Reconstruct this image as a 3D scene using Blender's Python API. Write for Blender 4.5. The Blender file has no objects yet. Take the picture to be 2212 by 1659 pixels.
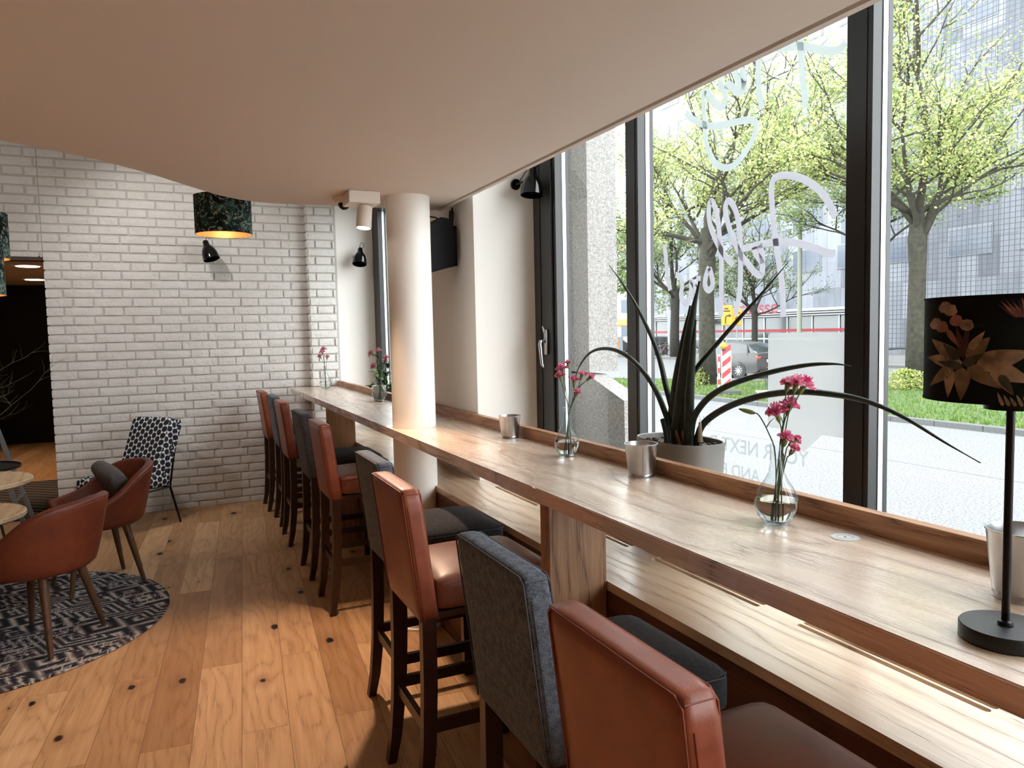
import bpy, bmesh, math, random
from mathutils import Vector, Matrix
rnd = random.Random(7)
S = bpy.context.scene
COL = S.collection
R = math.radians
PI = math.pi

# ------------------------------------------------------------------ camera
F_PX, YAW, PITCH, ROLL, CAM_H = 1594.77, R(24.607), R(4.025), R(-1.249), 1.60
_f = Vector((math.sin(YAW)*math.cos(PITCH), math.cos(YAW)*math.cos(PITCH), -math.sin(PITCH)))
_r0 = Vector((math.cos(YAW), -math.sin(YAW), 0)); _u0 = _r0.cross(_f)
_r = _r0*math.cos(ROLL) + _u0*math.sin(ROLL)
_u = -_r0*math.sin(ROLL) + _u0*math.cos(ROLL)
def at(px, py, X=None, Y=None, Z=None):
    """a measured point: where the sight line of a photo pixel meets a known plane of the room"""
    d = _r*((px-1106)/F_PX) - _u*((py-829.5)/F_PX) + _f
    if X is not None: t = X/d.x
    elif Y is not None: t = Y/d.y
    else: t = (Z-CAM_H)/d.z
    return Vector((0, 0, CAM_H)) + d*t
cam = bpy.data.objects.new('camera', bpy.data.cameras.new('camera')); COL.objects.link(cam)
M = Matrix((( _r.x, _u.x, -_f.x, 0), (_r.y, _u.y, -_f.y, 0), (_r.z, _u.z, -_f.z, CAM_H), (0, 0, 0, 1)))
cam.matrix_world = M
cam.data.sensor_width = 36; cam.data.lens = F_PX/2212*36; cam.data.clip_start = .02; cam.data.clip_end = 500
S.camera = cam

# ------------------------------------------------------------------ tagging
def tag(o, label=None, cat=None, group=None, kind=None):
    if label: o['label'] = label
    if cat: o['category'] = cat
    if group: o['group'] = group
    if kind: o['kind'] = kind
    return o
def thing(name, label, cat, loc=(0, 0, 0), rotz=0, group=None):
    o = bpy.data.objects.new(name, None); COL.objects.link(o)
    o.empty_display_size = .05
    o.location = loc; o.rotation_euler = (0, 0, rotz)
    return tag(o, label, cat, group)
def dup(root, loc, rotz, label, group=None):
    r = root.copy(); COL.objects.link(r); r.location = loc; r.rotation_euler = (0, 0, rotz)
    r['label'] = label
    if group: r['group'] = group
    for ch in [c for c in bpy.data.objects if c.parent == root]:
        c = ch.copy(); COL.objects.link(c); c.parent = r
        for g in [q for q in bpy.data.objects if q.parent == ch]:
            d = g.copy(); COL.objects.link(d); d.parent = c
    return r

# ------------------------------------------------------------------ mesh building
class MB:
    def __init__(s): s.bm = bmesh.new(); s.mi = 0
    def _fin(s, faces):
        for f in faces: f.material_index = s.mi
    def box(s, x0, x1, y0, y1, z0, z1, bev=0, seg=2, mat=None):
        vs = bmesh.ops.create_cube(s.bm, size=1)['verts']
        for v in vs:
            v.co = Vector((x0+(v.co.x+.5)*(x1-x0), y0+(v.co.y+.5)*(y1-y0), z0+(v.co.z+.5)*(z1-z0)))
        fs = list({f for v in vs for f in v.link_faces}); s._fin(fs)
        if bev:
            es = list({e for v in vs for e in v.link_edges})
            r = bmesh.ops.bevel(s.bm, geom=es, offset=bev, segments=seg, affect='EDGES', profile=.5)
            vs = list({v for f in r['faces'] for v in f.verts}); s._fin(r['faces'])
        if mat is not None:
            bmesh.ops.transform(s.bm, matrix=mat, verts=list({v for v in vs}))
        return vs
    def bar(s, a, b, w, h=None, up=(0, 0, 1)):
        """rectangular bar from a to b, w wide and h deep"""
        h = h or w; a = Vector(a); b = Vector(b); d = (b-a); L = d.length; d.normalize()
        u = Vector(up)
        if abs(d.dot(u)) > .99: u = Vector((1, 0, 0))
        x = d.cross(u).normalized(); y = x.cross(d).normalized()
        vs = []
        for p in (a, b):
            for i, j in ((-1, -1), (1, -1), (1, 1), (-1, 1)):
                vs.append(s.bm.verts.new(p + x*(i*w/2) + y*(j*h/2)))
        fs = [s.bm.faces.new(q) for q in ((vs[3], vs[2], vs[1], vs[0]), (vs[4], vs[5], vs[6], vs[7]),
              (vs[0], vs[1], vs[5], vs[4]), (vs[1], vs[2], vs[6], vs[5]), (vs[2], vs[3], vs[7], vs[6]), (vs[3], vs[0], vs[4], vs[7]))]
        s._fin(fs)
    def tube(s, pts, rad, seg=8, cap=True, sq=1.0):
        pts = [Vector(p) for p in pts]; n = len(pts)
        rad = [rad]*n if not isinstance(rad, (list, tuple)) else rad
        rings = []; px = None
        for i, p in enumerate(pts):
            t = (pts[min(i+1, n-1)] - pts[max(i-1, 0)]).normalized()
            if px is None:
                a = Vector((0, 0, 1)) if abs(t.z) < .9 else Vector((1, 0, 0)); px = t.cross(a).normalized()
            else: px = (px - t*px.dot(t)).normalized()
            py = t.cross(px)
            rings.append([s.bm.verts.new(p + px*(math.cos(2*PI*k/seg)*rad[i]) + py*(math.sin(2*PI*k/seg)*rad[i]*sq)) for k in range(seg)])
        fs = []
        for a, b in zip(rings, rings[1:]):
            for k in range(seg): fs.append(s.bm.faces.new((a[k], a[(k+1) % seg], b[(k+1) % seg], b[k])))
        if cap:
            fs.append(s.bm.faces.new(rings[0][::-1])); fs.append(s.bm.faces.new(rings[-1]))
        s._fin(fs)
    def lathe(s, prof, seg=32, c=(0, 0, 0), close=False):
        """prof: list of (r, z)"""
        c = Vector(c); rings = []
        for r, z in prof:
            if r < 1e-6: rings.append([s.bm.verts.new(c+Vector((0, 0, z)))])
            else: rings.append([s.bm.verts.new(c+Vector((r*math.cos(2*PI*k/seg), r*math.sin(2*PI*k/seg), z))) for k in range(seg)])
        fs = []
        for a, b in zip(rings, rings[1:]):
            if len(a) == 1 and len(b) == 1: continue
            for k in range(seg):
                k2 = (k+1) % seg
                if len(a) == 1: fs.append(s.bm.faces.new((a[0], b[k2], b[k])))
                elif len(b) == 1: fs.append(s.bm.faces.new((a[k], a[k2], b[0])))
                else: fs.append(s.bm.faces.new((a[k], a[k2], b[k2], b[k])))
        s._fin(fs)
        return [v for r in rings for v in r]
    def prism(s, poly, z0, z1, ax='z'):
        """poly extruded; ax = extrusion axis ('z': poly is xy, 'x': yz, 'y': xz)"""
        def P(a, b, c):
            return {'z': (a, b, c), 'x': (c, a, b), 'y': (a, c, b)}[ax]
        lo = [s.bm.verts.new(P(a, b, z0)) for a, b in poly]; hi = [s.bm.verts.new(P(a, b, z1)) for a, b in poly]
        n = len(poly); fs = [s.bm.faces.new(lo[::-1]), s.bm.faces.new(hi)]
        for k in range(n): fs.append(s.bm.faces.new((lo[k], lo[(k+1) % n], hi[(k+1) % n], hi[k])))
        s._fin(fs)
    def plate(s, outer, holes, z0, z1):
        """flat slab with holes"""
        es = []
        for loop in [outer]+holes:
            vs = [s.bm.verts.new((x, y, z0)) for x, y in loop]
            es += [s.bm.edges.new((vs[k], vs[(k+1) % len(vs)])) for k in range(len(vs))]
        r = bmesh.ops.triangle_fill(s.bm, edges=es, use_beauty=True)
        fs = [g for g in r['geom'] if isinstance(g, bmesh.types.BMFace)]
        e = bmesh.ops.extrude_face_region(s.bm, geom=fs)
        bmesh.ops.translate(s.bm, vec=(0, 0, z1-z0), verts=[v for v in e['geom'] if isinstance(v, bmesh.types.BMVert)])
        s._fin(s.bm.faces)
    def cushion(s, c, size, r, crown=0, cuts=7, mat=None, fn=None):
        """rounded box with crowned top, centre c"""
        t = bmesh.new(); bmesh.ops.create_cube(t, size=1)
        bmesh.ops.subdivide_edges(t, edges=t.edges[:], cuts=cuts, use_grid_fill=True)
        hx, hy, hz = [q/2 for q in size]
        mp = {}
        for v in t.verts:
            p = Vector((v.co.x*2*hx, v.co.y*2*hy, v.co.z*2*hz))
            q = Vector((max(-hx+r, min(hx-r, p.x)), max(-hy+r, min(hy-r, p.y)), max(-hz+r, min(hz-r, p.z))))
            # concentrate: remap outermost cells onto the rounding
            d = p-q
            if d.length > 1e-9: p = q + d.normalized()*r
            if crown: p.z += crown*(1-(p.x/hx)**2)*(1-(p.y/hy)**2)*(1 if v.co.z > 0 else -.0)
            p += Vector(c)
            if fn: p = fn(p)
            if mat: p = mat @ p
            mp[v] = s.bm.verts.new(p)
        s._fin([s.bm.faces.new([mp[v] for v in f.verts]) for f in t.faces])
        t.free()
    def quad(s, a, b, c, d):
        f = s.bm.faces.new([s.bm.verts.new(p) for p in (a, b, c, d)]); s._fin([f])
    def strip(s, rows):
        """grid surface out of rows of points"""
        vr = [[s.bm.verts.new(p) for p in r] for r in rows]; fs = []
        for a, b in zip(vr, vr[1:]):
            for k in range(len(a)-1): fs.append(s.bm.faces.new((a[k], a[k+1], b[k+1], b[k])))
        s._fin(fs)
    def xf(s, m): bmesh.ops.transform(s.bm, matrix=m, verts=s.bm.verts[:])
    def build(s, name, mats, parent=None, smooth=False, angle=None, uv=False):
        s.bm.normal_update()
        bmesh.ops.recalc_face_normals(s.bm, faces=s.bm.faces[:])
        if uv:
            L = s.bm.loops.layers.uv.new('uv')
            for f in s.bm.faces:
                n = f.normal; a = max(range(3), key=lambda i: abs(n[i]))
                for l in f.loops:
                    c = l.vert.co
                    l[L].uv = (c.y, c.z) if a == 0 else ((c.x, c.z) if a == 1 else (c.x, c.y))
        me = bpy.data.meshes.new(name); s.bm.to_mesh(me); s.bm.free()
        for m in (mats if isinstance(mats, (list, tuple)) else [mats]): me.materials.append(m)
        if smooth or angle:
            me.polygons.foreach_set('use_smooth', [True]*len(me.polygons))
        o = bpy.data.objects.new(name, me); COL.objects.link(o)
        if angle: me.set_sharp_from_angle(angle=R(angle))
        if parent: o.parent = parent
        return o

# ------------------------------------------------------------------ materials
def lin(c):
    c = c/255
    return c/12.92 if c <= .04045 else ((c+.055)/1.055)**2.4
def rgb(r, g, b): return (lin(r), lin(g), lin(b), 1)
class NT:
    def __init__(s, name):
        s.m = bpy.data.materials.new(name); s.m.use_nodes = True
        s.t = s.m.node_tree; s.t.nodes.clear(); s.out = s.t.nodes.new('ShaderNodeOutputMaterial')
    def n(s, typ, **kw):
        nd = s.t.nodes.new('ShaderNode'+typ)
        for k, v in kw.items():
            if hasattr(nd, k): setattr(nd, k, v)
            else: s.set(nd.inputs[k.replace('_', ' ')] if not k.startswith('i') or not k[1:].isdigit() else nd.inputs[int(k[1:])], v)
        return nd
    def set(s, inp, v):
        if isinstance(v, bpy.types.NodeSocket): s.t.links.new(v, inp)
        elif isinstance(v, bpy.types.Node): s.t.links.new(v.outputs[0], inp)
        else: inp.default_value = v
    def math(s, op, a, b=0, c=None, clamp=False):
        nd = s.t.nodes.new('ShaderNodeMath'); nd.operation = op; nd.use_clamp = clamp
        s.set(nd.inputs[0], a); s.set(nd.inputs[1], b)
        if c is not None: s.set(nd.inputs[2], c)
        return nd.outputs[0]
    def mix(s, f, a, b, mode='MIX'):
        nd = s.t.nodes.new('ShaderNodeMix'); nd.data_type = 'RGBA'; nd.blend_type = mode
        s.set(nd.inputs[0], f); s.set(nd.inputs[6], a); s.set(nd.inputs[7], b)
        return nd.outputs[2]
    def ramp(s, f, stops, interp='LINEAR'):
        nd = s.t.nodes.new('ShaderNodeValToRGB'); cr = nd.color_ramp; cr.interpolation = interp
        while len(cr.elements) < len(stops): cr.elements.new(.5)
        for e, (p, c) in zip(cr.elements, stops):
            e.position = p; e.color = c if isinstance(c, tuple) else (c, c, c, 1)
        s.set(nd.inputs[0], f); return nd.outputs[0]
    def coord(s, kind='Object'): return s.t.nodes.new('ShaderNodeTexCoord').outputs[kind]
    def mapping(s, v, scale=(1, 1, 1), rot=(0, 0, 0), loc=(0, 0, 0)):
        nd = s.t.nodes.new('ShaderNodeMapping'); s.set(nd.inputs[0], v)
        nd.inputs['Scale'].default_value = scale; nd.inputs['Rotation'].default_value = rot; nd.inputs['Location'].default_value = loc
        return nd.outputs[0]
    def noise(s, v, scale=5, detail=3, rough=.5, dist=0, out=0):
        nd = s.t.nodes.new('ShaderNodeTexNoise'); s.set(nd.inputs['Vector'], v)
        nd.inputs['Scale'].default_value = scale; nd.inputs['Detail'].default_value = detail
        nd.inputs['Roughness'].default_value = rough; nd.inputs['Distortion'].default_value = dist
        return nd.outputs[out]
    def bump(s, h, strength=.3, dist=.01, normal=None):
        nd = s.t.nodes.new('ShaderNodeBump'); nd.inputs['Strength'].default_value = strength
        nd.inputs['Distance'].default_value = dist; s.set(nd.inputs['Height'], h)
        if normal is not None: s.set(nd.inputs['Normal'], normal)
        return nd.outputs[0]
    def bsdf(s, color, rough=.5, metal=0, normal=None, spec=.5, **kw):
        nd = s.t.nodes.new('ShaderNodeBsdfPrincipled')
        s.set(nd.inputs['Base Color'], color); s.set(nd.inputs['Roughness'], rough); s.set(nd.inputs['Metallic'], metal)
        s.set(nd.inputs['Specular IOR Level'], spec)
        if normal is not None: s.set(nd.inputs['Normal'], normal)
        for k, v in kw.items(): s.set(nd.inputs[k.replace('_', ' ')], v)
        s.t.links.new(nd.outputs[0], s.out.inputs[0]); return nd
def plain(name, c, rough=.5, metal=0, spec=.5, nscale=0, namp=.06, bump=0, bscale=200, **kw):
    t = NT(name); col = c
    if nscale or bump: co = t.coord()
    if nscale:
        f = t.noise(co, nscale, 4)
        d = tuple(max(0, x*(1-namp*3)) for x in c[:3])+(1,); e = tuple(min(1, x*(1+namp*2)) for x in c[:3])+(1,)
        col = t.ramp(f, [(.3, d), (.7, e)])
    nm = t.bump(t.noise(co, bscale, 3), bump, .002) if bump else None
    t.bsdf(col, rough, metal, nm, spec, **kw); return t.m

def oak(name, light, mid, dark, axis='y', rough=.4, scale=1, bump=.25, spec=.5, coat=0.0, grain=1.0):
    """oiled oak, grain along the given axis of the object"""
    t = NT(name); co = t.coord()
    if axis == 'x': co = t.mapping(co, rot=(0, 0, PI/2))
    if axis == 'z': co = t.mapping(co, rot=(PI/2, 0, 0))
    low = t.noise(t.mapping(co, (2.2*scale, .45*scale, 2.2*scale)), 1.5, 2)
    sx = t.n('SeparateXYZ'); t.set(sx.inputs[0], co)
    ph = t.math('ADD', t.math('MULTIPLY', sx.outputs[0], 28*scale), t.math('MULTIPLY', low, 26))
    ph = t.math('ADD', ph, t.math('MULTIPLY', sx.outputs[2], 17*scale))
    rings = t.math('ABSOLUTE', t.math('SINE', ph))
    rings = t.math('POWER', rings, .5)
    fib = t.noise(t.mapping(co, (260*scale, 7*scale, 260*scale)), 1, 4, .65)
    fib2 = t.noise(t.mapping(co, (60*scale, 2.5*scale, 60*scale)), 1, 3, .6)
    c1 = t.ramp(fib2, [(.3, light), (.7, mid)])
    pores = t.math('MULTIPLY', t.math('SUBTRACT', 1, rings), t.math('GREATER_THAN', fib, .47))
    c2 = t.mix(t.math('MULTIPLY', pores, .85*grain), c1, dark)
    c3 = t.mix(t.math('MULTIPLY', t.ramp(fib, [(.52, 0.0), (.72, 1.0)]), .35*grain), c2, dark)
    vo = t.n('TexVoronoi'); t.set(vo.inputs['Vector'], t.mapping(co, (3.0, .9, 3.0))); vo.inputs['Scale'].default_value = 1
    kn = t.math('MULTIPLY', t.math('LESS_THAN', vo.outputs['Distance'], .045), t.math('GREATER_THAN', t.n('SeparateColor', i0=vo.outputs['Color']).outputs[0], .55))
    c4 = t.mix(t.math('MULTIPLY', kn, .8), c3, (dark[0]*.25, dark[1]*.25, dark[2]*.25, 1))
    h = t.math('SUBTRACT', 1, t.math('ADD', pores, t.math('MULTIPLY', fib, .35)))
    nm = t.bump(h, bump, .0016)
    kw = {}
    if coat: kw = dict(Coat_Weight=t.math('MULTIPLY', coat, t.math('SUBTRACT', 1, t.math('MULTIPLY', t.math('MAXIMUM', pores, t.ramp(fib, [(.54, 0.0), (.66, 1.0)])), .85))), Coat_Roughness=.26, Coat_IOR=2.0, Coat_Normal=nm)
    t.bsdf(c4, t.math('ADD', rough, t.math('MULTIPLY', pores, .15)), 0, nm, spec, **kw)
    return t.m
def plank_floor():
    t = NT('oak_planks'); co = t.coord()
    v = t.mapping(co, rot=(0, 0, R(4.7)), loc=(0, 0, 0))
    sx = t.n('SeparateXYZ'); t.set(sx.inputs[0], v)
    sw = t.n('CombineXYZ'); t.set(sw.inputs[0], sx.outputs[1]); t.set(sw.inputs[1], t.math('ADD', sx.outputs[0], .075))
    def brick(c1, c2, m):
        b = t.n('TexBrick'); t.set(b.inputs['Vector'], sw)
        b.offset = .37; b.squash = 1; b.offset_frequency = 2
        b.inputs['Scale'].default_value = 1; b.inputs['Brick Width'].default_value = 1.9; b.inputs['Row Height'].default_value = .186
        b.inputs['Mortar Size'].default_value = .0013; b.inputs['Mortar Smooth'].default_value = .3; b.inputs['Bias'].default_value = 0
        b.inputs['Color1'].default_value = c1; b.inputs['Color2'].default_value = c2; b.inputs['Mortar'].default_value = m
        return b
    b = brick((0, 0, 0, 1), (1, 1, 1, 1), (.5, .5, .5, 1)); rv = t.math('MULTIPLY', b.outputs['Color'], 1)
    off = t.n('CombineXYZ'); t.set(off.inputs[0], t.math('MULTIPLY', rv, 37)); t.set(off.inputs[1], t.math('MULTIPLY', rv, 91))
    add = t.n('VectorMath', operation='ADD'); t.set(add.inputs[0], v); t.set(add.inputs[1], off); vv = add.outputs[0]
    s2 = t.n('SeparateXYZ'); t.set(s2.inputs[0], vv)
    low = t.noise(t.mapping(vv, (2.6, .55, 1)), 1.5, 2)
    rings = t.math('POWER', t.math('ABSOLUTE', t.math('SINE', t.math('ADD', t.math('MULTIPLY', s2.outputs[0], 24), t.math('MULTIPLY', low, 30)))), .45)
    fib = t.noise(t.mapping(vv, (240, 7, 1)), 1, 4, .6)
    fib2 = t.noise(t.mapping(vv, (40, 2, 1)), 1, 3, .6)
    base = t.ramp(fib2, [(.3, rgb(220, 188, 154)), (.7, rgb(198, 163, 127))])
    tone = t.ramp(rv, [(0, rgb(255, 246, 232)), (.5, rgb(236, 222, 204)), (1, rgb(206, 184, 160))])
    c = t.mix(1, base, tone, 'MULTIPLY')
    pores = t.math('MULTIPLY', t.math('SUBTRACT', 1, rings), t.ramp(fib, [(.42, 0.0), (.55, 1.0)]))
    c = t.mix(t.math('MULTIPLY', pores, .65), c, rgb(120, 80, 50))
    # knots: dark cores with a halo, only in some cells
    vo = t.n('TexVoronoi', voronoi_dimensions='2D'); t.set(vo.inputs['Vector'], t.mapping(vv, (3.2, 1.9, 1))); vo.inputs['Scale'].default_value = 1
    pick = t.math('GREATER_THAN', t.n('SeparateColor', i0=vo.outputs['Color']).outputs[0], .5)
    kr = t.n('SeparateColor', i0=vo.outputs['Color']).outputs[1]
    wob = t.math('DIVIDE', t.math('ADD', vo.outputs['Distance'], t.math('MULTIPLY', t.noise(vv, 34, 3), .05)), t.math('MULTIPLY_ADD', t.math('POWER', kr, 2), 1.3, .62))
    core = t.math('MULTIPLY', t.ramp(wob, [(.046, 1.0), (.064, 0.0)]), pick)
    halo = t.math('MULTIPLY', t.ramp(wob, [(.03, 1.0), (.2, 0.0)]), pick)
    c = t.mix(t.math('MULTIPLY', halo, .45), c, rgb(130, 88, 58)); c = t.mix(core, c, rgb(34, 24, 18))
    c = t.mix(t.math('MULTIPLY', b.outputs['Fac'], .75), c, rgb(70, 45, 30))
    h = t.math('SUBTRACT', 1, t.math('ADD', t.math('MULTIPLY', pores, .5), t.math('ADD', t.math('MULTIPLY', b.outputs['Fac'], 1.5), t.math('MULTIPLY', fib, .3))))
    t.bsdf(c, .48, 0, t.bump(h, .22, .0012), .35)
    return t.m
def leather(name, c1, c2, rough=.32):
    t = NT(name); co = t.coord()
    f = t.noise(co, 4, 4, .6); g = t.noise(co, 28, 3)
    col = t.ramp(t.math('ADD', t.math('MULTIPLY', f, .75), t.math('MULTIPLY', g, .25)), [(.35, c1), (.65, c2)])
    vo = t.n('TexVoronoi'); t.set(vo.inputs['Vector'], co); vo.inputs['Scale'].default_value = 420
    h = t.math('ADD', vo.outputs['Distance'], t.math('MULTIPLY', t.noise(co, 35, 3), 1.4))
    t.bsdf(col, t.math('ADD', rough, t.math('MULTIPLY', g, .12)), 0, t.bump(h, .12, .0012), .5); return t.m
def felt(name, c1, c2):
    t = NT(name); co = t.coord()
    f = t.noise(co, 320, 3, .7); g = t.noise(co, 60, 2)
    col = t.ramp(t.math('ADD', t.math('MULTIPLY', f, .7), t.math('MULTIPLY', g, .3)), [(.38, c1), (.62, c2)])
    t.bsdf(col, .95, 0, t.bump(f, .5, .002), .12, Sheen_Weight=.08); return t.m
def thin_glass(name, tint=(1, 1, 1, 1), refl=1.0, edge=.06):
    t = NT(name); tr = t.n('BsdfTransparent', Color=tint); gl = t.n('BsdfGlossy', Roughness=.0)
    gl.inputs['Color'].default_value = (1, 1, 1, 1)
    fr = t.n('Fresnel', IOR=1.45); gm = t.n('NewGeometry'); f = t.math('MULTIPLY', t.math('MULTIPLY', fr.outputs[0], refl, clamp=True), t.math('SUBTRACT', 1, gm.outputs['Backfacing']))
    mx = t.n('MixShader'); t.set(mx.inputs[0], f); t.set(mx.inputs[1], tr.outputs[0]); t.set(mx.inputs[2], gl.outputs[0])
    t.t.links.new(mx.outputs[0], t.out.inputs[0]); return t.m
def vase_glass(name):
    t = NT(name); tr = t.n('BsdfTransparent'); gl = t.n('BsdfGlossy', Roughness=.02)
    lw = t.n('LayerWeight', Blend=.35)
    col = t.ramp(lw.outputs['Facing'], [(0, (.97, .98, .98, 1)), (.75, (.9, .92, .92, 1)), (1, (.45, .48, .48, 1))])
    t.set(tr.inputs[0], col)
    fr = t.n('Fresnel', IOR=1.5); gm = t.n('NewGeometry'); f = t.math('MULTIPLY', fr.outputs[0], t.math('SUBTRACT', 1, gm.outputs['Backfacing']))
    mx = t.n('MixShader'); t.set(mx.inputs[0], f); t.set(mx.inputs[1], tr.outputs[0]); t.set(mx.inputs[2], gl.outputs[0])
    t.t.links.new(mx.outputs[0], t.out.inputs[0]); return t.m
def emit(name, c, s):
    t = NT(name); e = t.n('Emission', Color=c, Strength=s); t.t.links.new(e.outputs[0], t.out.inputs[0]); return t.m
def film(name, c, alpha):
    """translucent window film"""
    t = NT(name); tr = t.n('BsdfTransparent'); df = t.n('BsdfDiffuse', Color=c); tl = t.n('BsdfTranslucent', Color=c)
    a = t.n('MixShader', i0=.65); t.set(a.inputs[1], df.outputs[0]); t.set(a.inputs[2], tl.outputs[0])
    b = t.n('MixShader', i0=alpha); t.set(b.inputs[1], tr.outputs[0]); t.set(b.inputs[2], a.outputs[0])
    t.t.links.new(b.outputs[0], t.out.inputs[0]); return t.m
def leafmat(name, c1, c2, trans=.45):
    t = NT(name); oi = t.coord()
    col = t.ramp(t.noise(oi, 2.5, 3), [(.35, c1), (.65, c2)])
    df = t.n('BsdfDiffuse'); tl = t.n('BsdfTranslucent'); t.set(df.inputs[0], col); t.set(tl.inputs[0], col)
    m = t.n('MixShader', i0=trans); t.set(m.inputs[1], df.outputs[0]); t.set(m.inputs[2], tl.outputs[0])
    t.t.links.new(m.outputs[0], t.out.inputs[0]); return t.m

W_OAK = oak('counter_oak', rgb(226, 204, 182), rgb(212, 184, 158), rgb(92, 62, 44), 'y', .27, 1, .55, 1.0, 1.0)
W_OAKZ = oak('panel_oak', rgb(176, 138, 106), rgb(152, 114, 84), rgb(88, 56, 36), 'z', .45, 1, .4)
W_OAKS = oak('sill_oak', rgb(222, 198, 170), rgb(204, 176, 146), rgb(112, 80, 56), 'y', .3, 1, .55, 1.0, 1.0)
W_DARK = oak('bench_front_oak', rgb(104, 64, 44), rgb(84, 50, 34), rgb(46, 26, 18), 'y', .5, 1, .3)
W_TABLE = oak('table_oak', rgb(226, 204, 172), rgb(204, 176, 140), rgb(150, 112, 78), 'y', .5, 1, .2)
W_WENGE = plain('wenge_wood', rgb(58, 34, 24), .35, nscale=30, namp=.1, spec=.5)
W_WALNUT = oak('walnut_leg', rgb(104, 74, 52), rgb(84, 58, 40), rgb(44, 28, 20), 'z', .4, 2, .2)
FLOOR = plank_floor()
PAINT = plain('white_plaster', rgb(236, 234, 229), .75, bump=.1, bscale=160, spec=.25)
CEIL = plain('ceiling_paint', rgb(224, 218, 212), .8, bump=.06, bscale=120, spec=.2)
COLP = plain('column_paint', rgb(238, 235, 229), .42, spec=.4)
def brickm():
    t = NT('painted_brick'); co = t.coord(); a = t.noise(co, 26, 5, .62); b_ = t.noise(t.mapping(co, (1, 1, 1.6)), 75, 4, .6)
    h = t.math('ADD', t.ramp(a, [(.3, 0.0), (.48, .8), (.7, 1.0)]), t.math('MULTIPLY', b_, .5))
    t.bsdf(t.ramp(t.noise(co, 6, 2), [(.3, rgb(214, 212, 208)), (.7, rgb(222, 220, 217))]), .55, 0, t.bump(h, .75, .0045), .35); return t.m
BRICK = brickm()
MORT = plain('painted_mortar', rgb(190, 187, 182), .8, bump=.4, bscale=120)
L_OR = leather('cognac_leather', rgb(118, 58, 38), rgb(152, 80, 54))
L_OR2 = leather('rust_leather', rgb(88, 38, 22), rgb(116, 54, 32), .42)
L_OR_SHADED = leather('cognac_leather_shaded', rgb(96, 50, 36), rgb(122, 66, 46), .36)  # same leather as the backs, with seat shading put into a darker colour
F_GR = felt('grey_felt', rgb(50, 53, 60), rgb(112, 117, 126))
F_DK = felt('charcoal_felt', rgb(30, 31, 34), rgb(60, 62, 66))
THREAD = plain('seam_thread', rgb(120, 54, 34), .6)
THREADG = plain('grey_thread', rgb(70, 72, 78), .8)
BLK = plain('black_metal', rgb(20, 20, 21), .35, .6)
BLKG = plain('gloss_black', rgb(8, 8, 9), .1, 0, .5)
BLKM = plain('matt_black', rgb(22, 22, 23), .45, 0, .5)
FRAME = plain('anthracite_frame', rgb(34, 36, 38), .36, 0, .5)
ALU = plain('aluminium', rgb(225, 228, 230), .35, .6)
STEEL = plain('brushed_steel', rgb(190, 192, 194), .25, 1)
ZINC = plain('zinc', rgb(196, 198, 200), .3, 1.0, nscale=14, namp=.05)
WHT = plain('white_lacquer', rgb(232, 224, 214), .4)
GLASS = thin_glass('window_glass', (.97, .985, .98, 1))
VGL = vase_glass('vase_glass')
def water_mat():
    t = NT('vase_water'); g = t.n('BsdfGlass', IOR=1.33, Roughness=0.0); g.inputs['Color'].default_value = (.97, .98, .97, 1)
    t.t.links.new(g.outputs[0], t.out.inputs[0]); return t.m
WATER = water_mat()
SANS = plain('cylindrical_leaf', rgb(36, 46, 38), .42, nscale=40, namp=.14, spec=.3)
SOIL = plain('potting_gravel', rgb(74, 58, 48), .8, nscale=90, namp=.3, bump=1, bscale=90)
GREYP = plain('grey_pot', rgb(132, 130, 127), .5)
STEMG = plain('flower_stem', rgb(84, 104, 70), .5)
def petal_mat(name, a, b):
    t = NT(name); f = t.noise(t.coord(), 70, 3); col = t.ramp(f, [(.35, a), (.62, b)])
    df = t.n('BsdfDiffuse'); tl = t.n('BsdfTranslucent'); t.set(df.inputs[0], col); t.set(tl.inputs[0], col)
    m = t.n('MixShader', i0=.35); t.set(m.inputs[1], df.outputs[0]); t.set(m.inputs[2], tl.outputs[0]); t.t.links.new(m.outputs[0], t.out.inputs[0]); return t.m
PETAL = petal_mat('carnation_petal', rgb(196, 46, 104), rgb(244, 176, 200))
PETAL2 = petal_mat('pale_carnation', rgb(190, 90, 120), rgb(240, 196, 206))
CALYX = plain('calyx_green', rgb(110, 124, 60), .5)
SKY_STRENGTH, EXPOSURE = 6.8, 0.40
# ================================================================== ROOM
CEIL_Z, BACK_Y, FACE_X, FRAME_X, SILL_Z, HEAD_Z, TOP_Z = 2.33, 7.59, 1.53, 1.90, .775, 2.90, 3.45
def struct(name, mb, m, **kw):
    o = mb.build(name, m, **kw); o['kind'] = 'structure'; return o
b = MB(); b.box(-8, 1.9, -6, BACK_Y+.1, -.12, 0); struct('floor', b, FLOOR)
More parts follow.
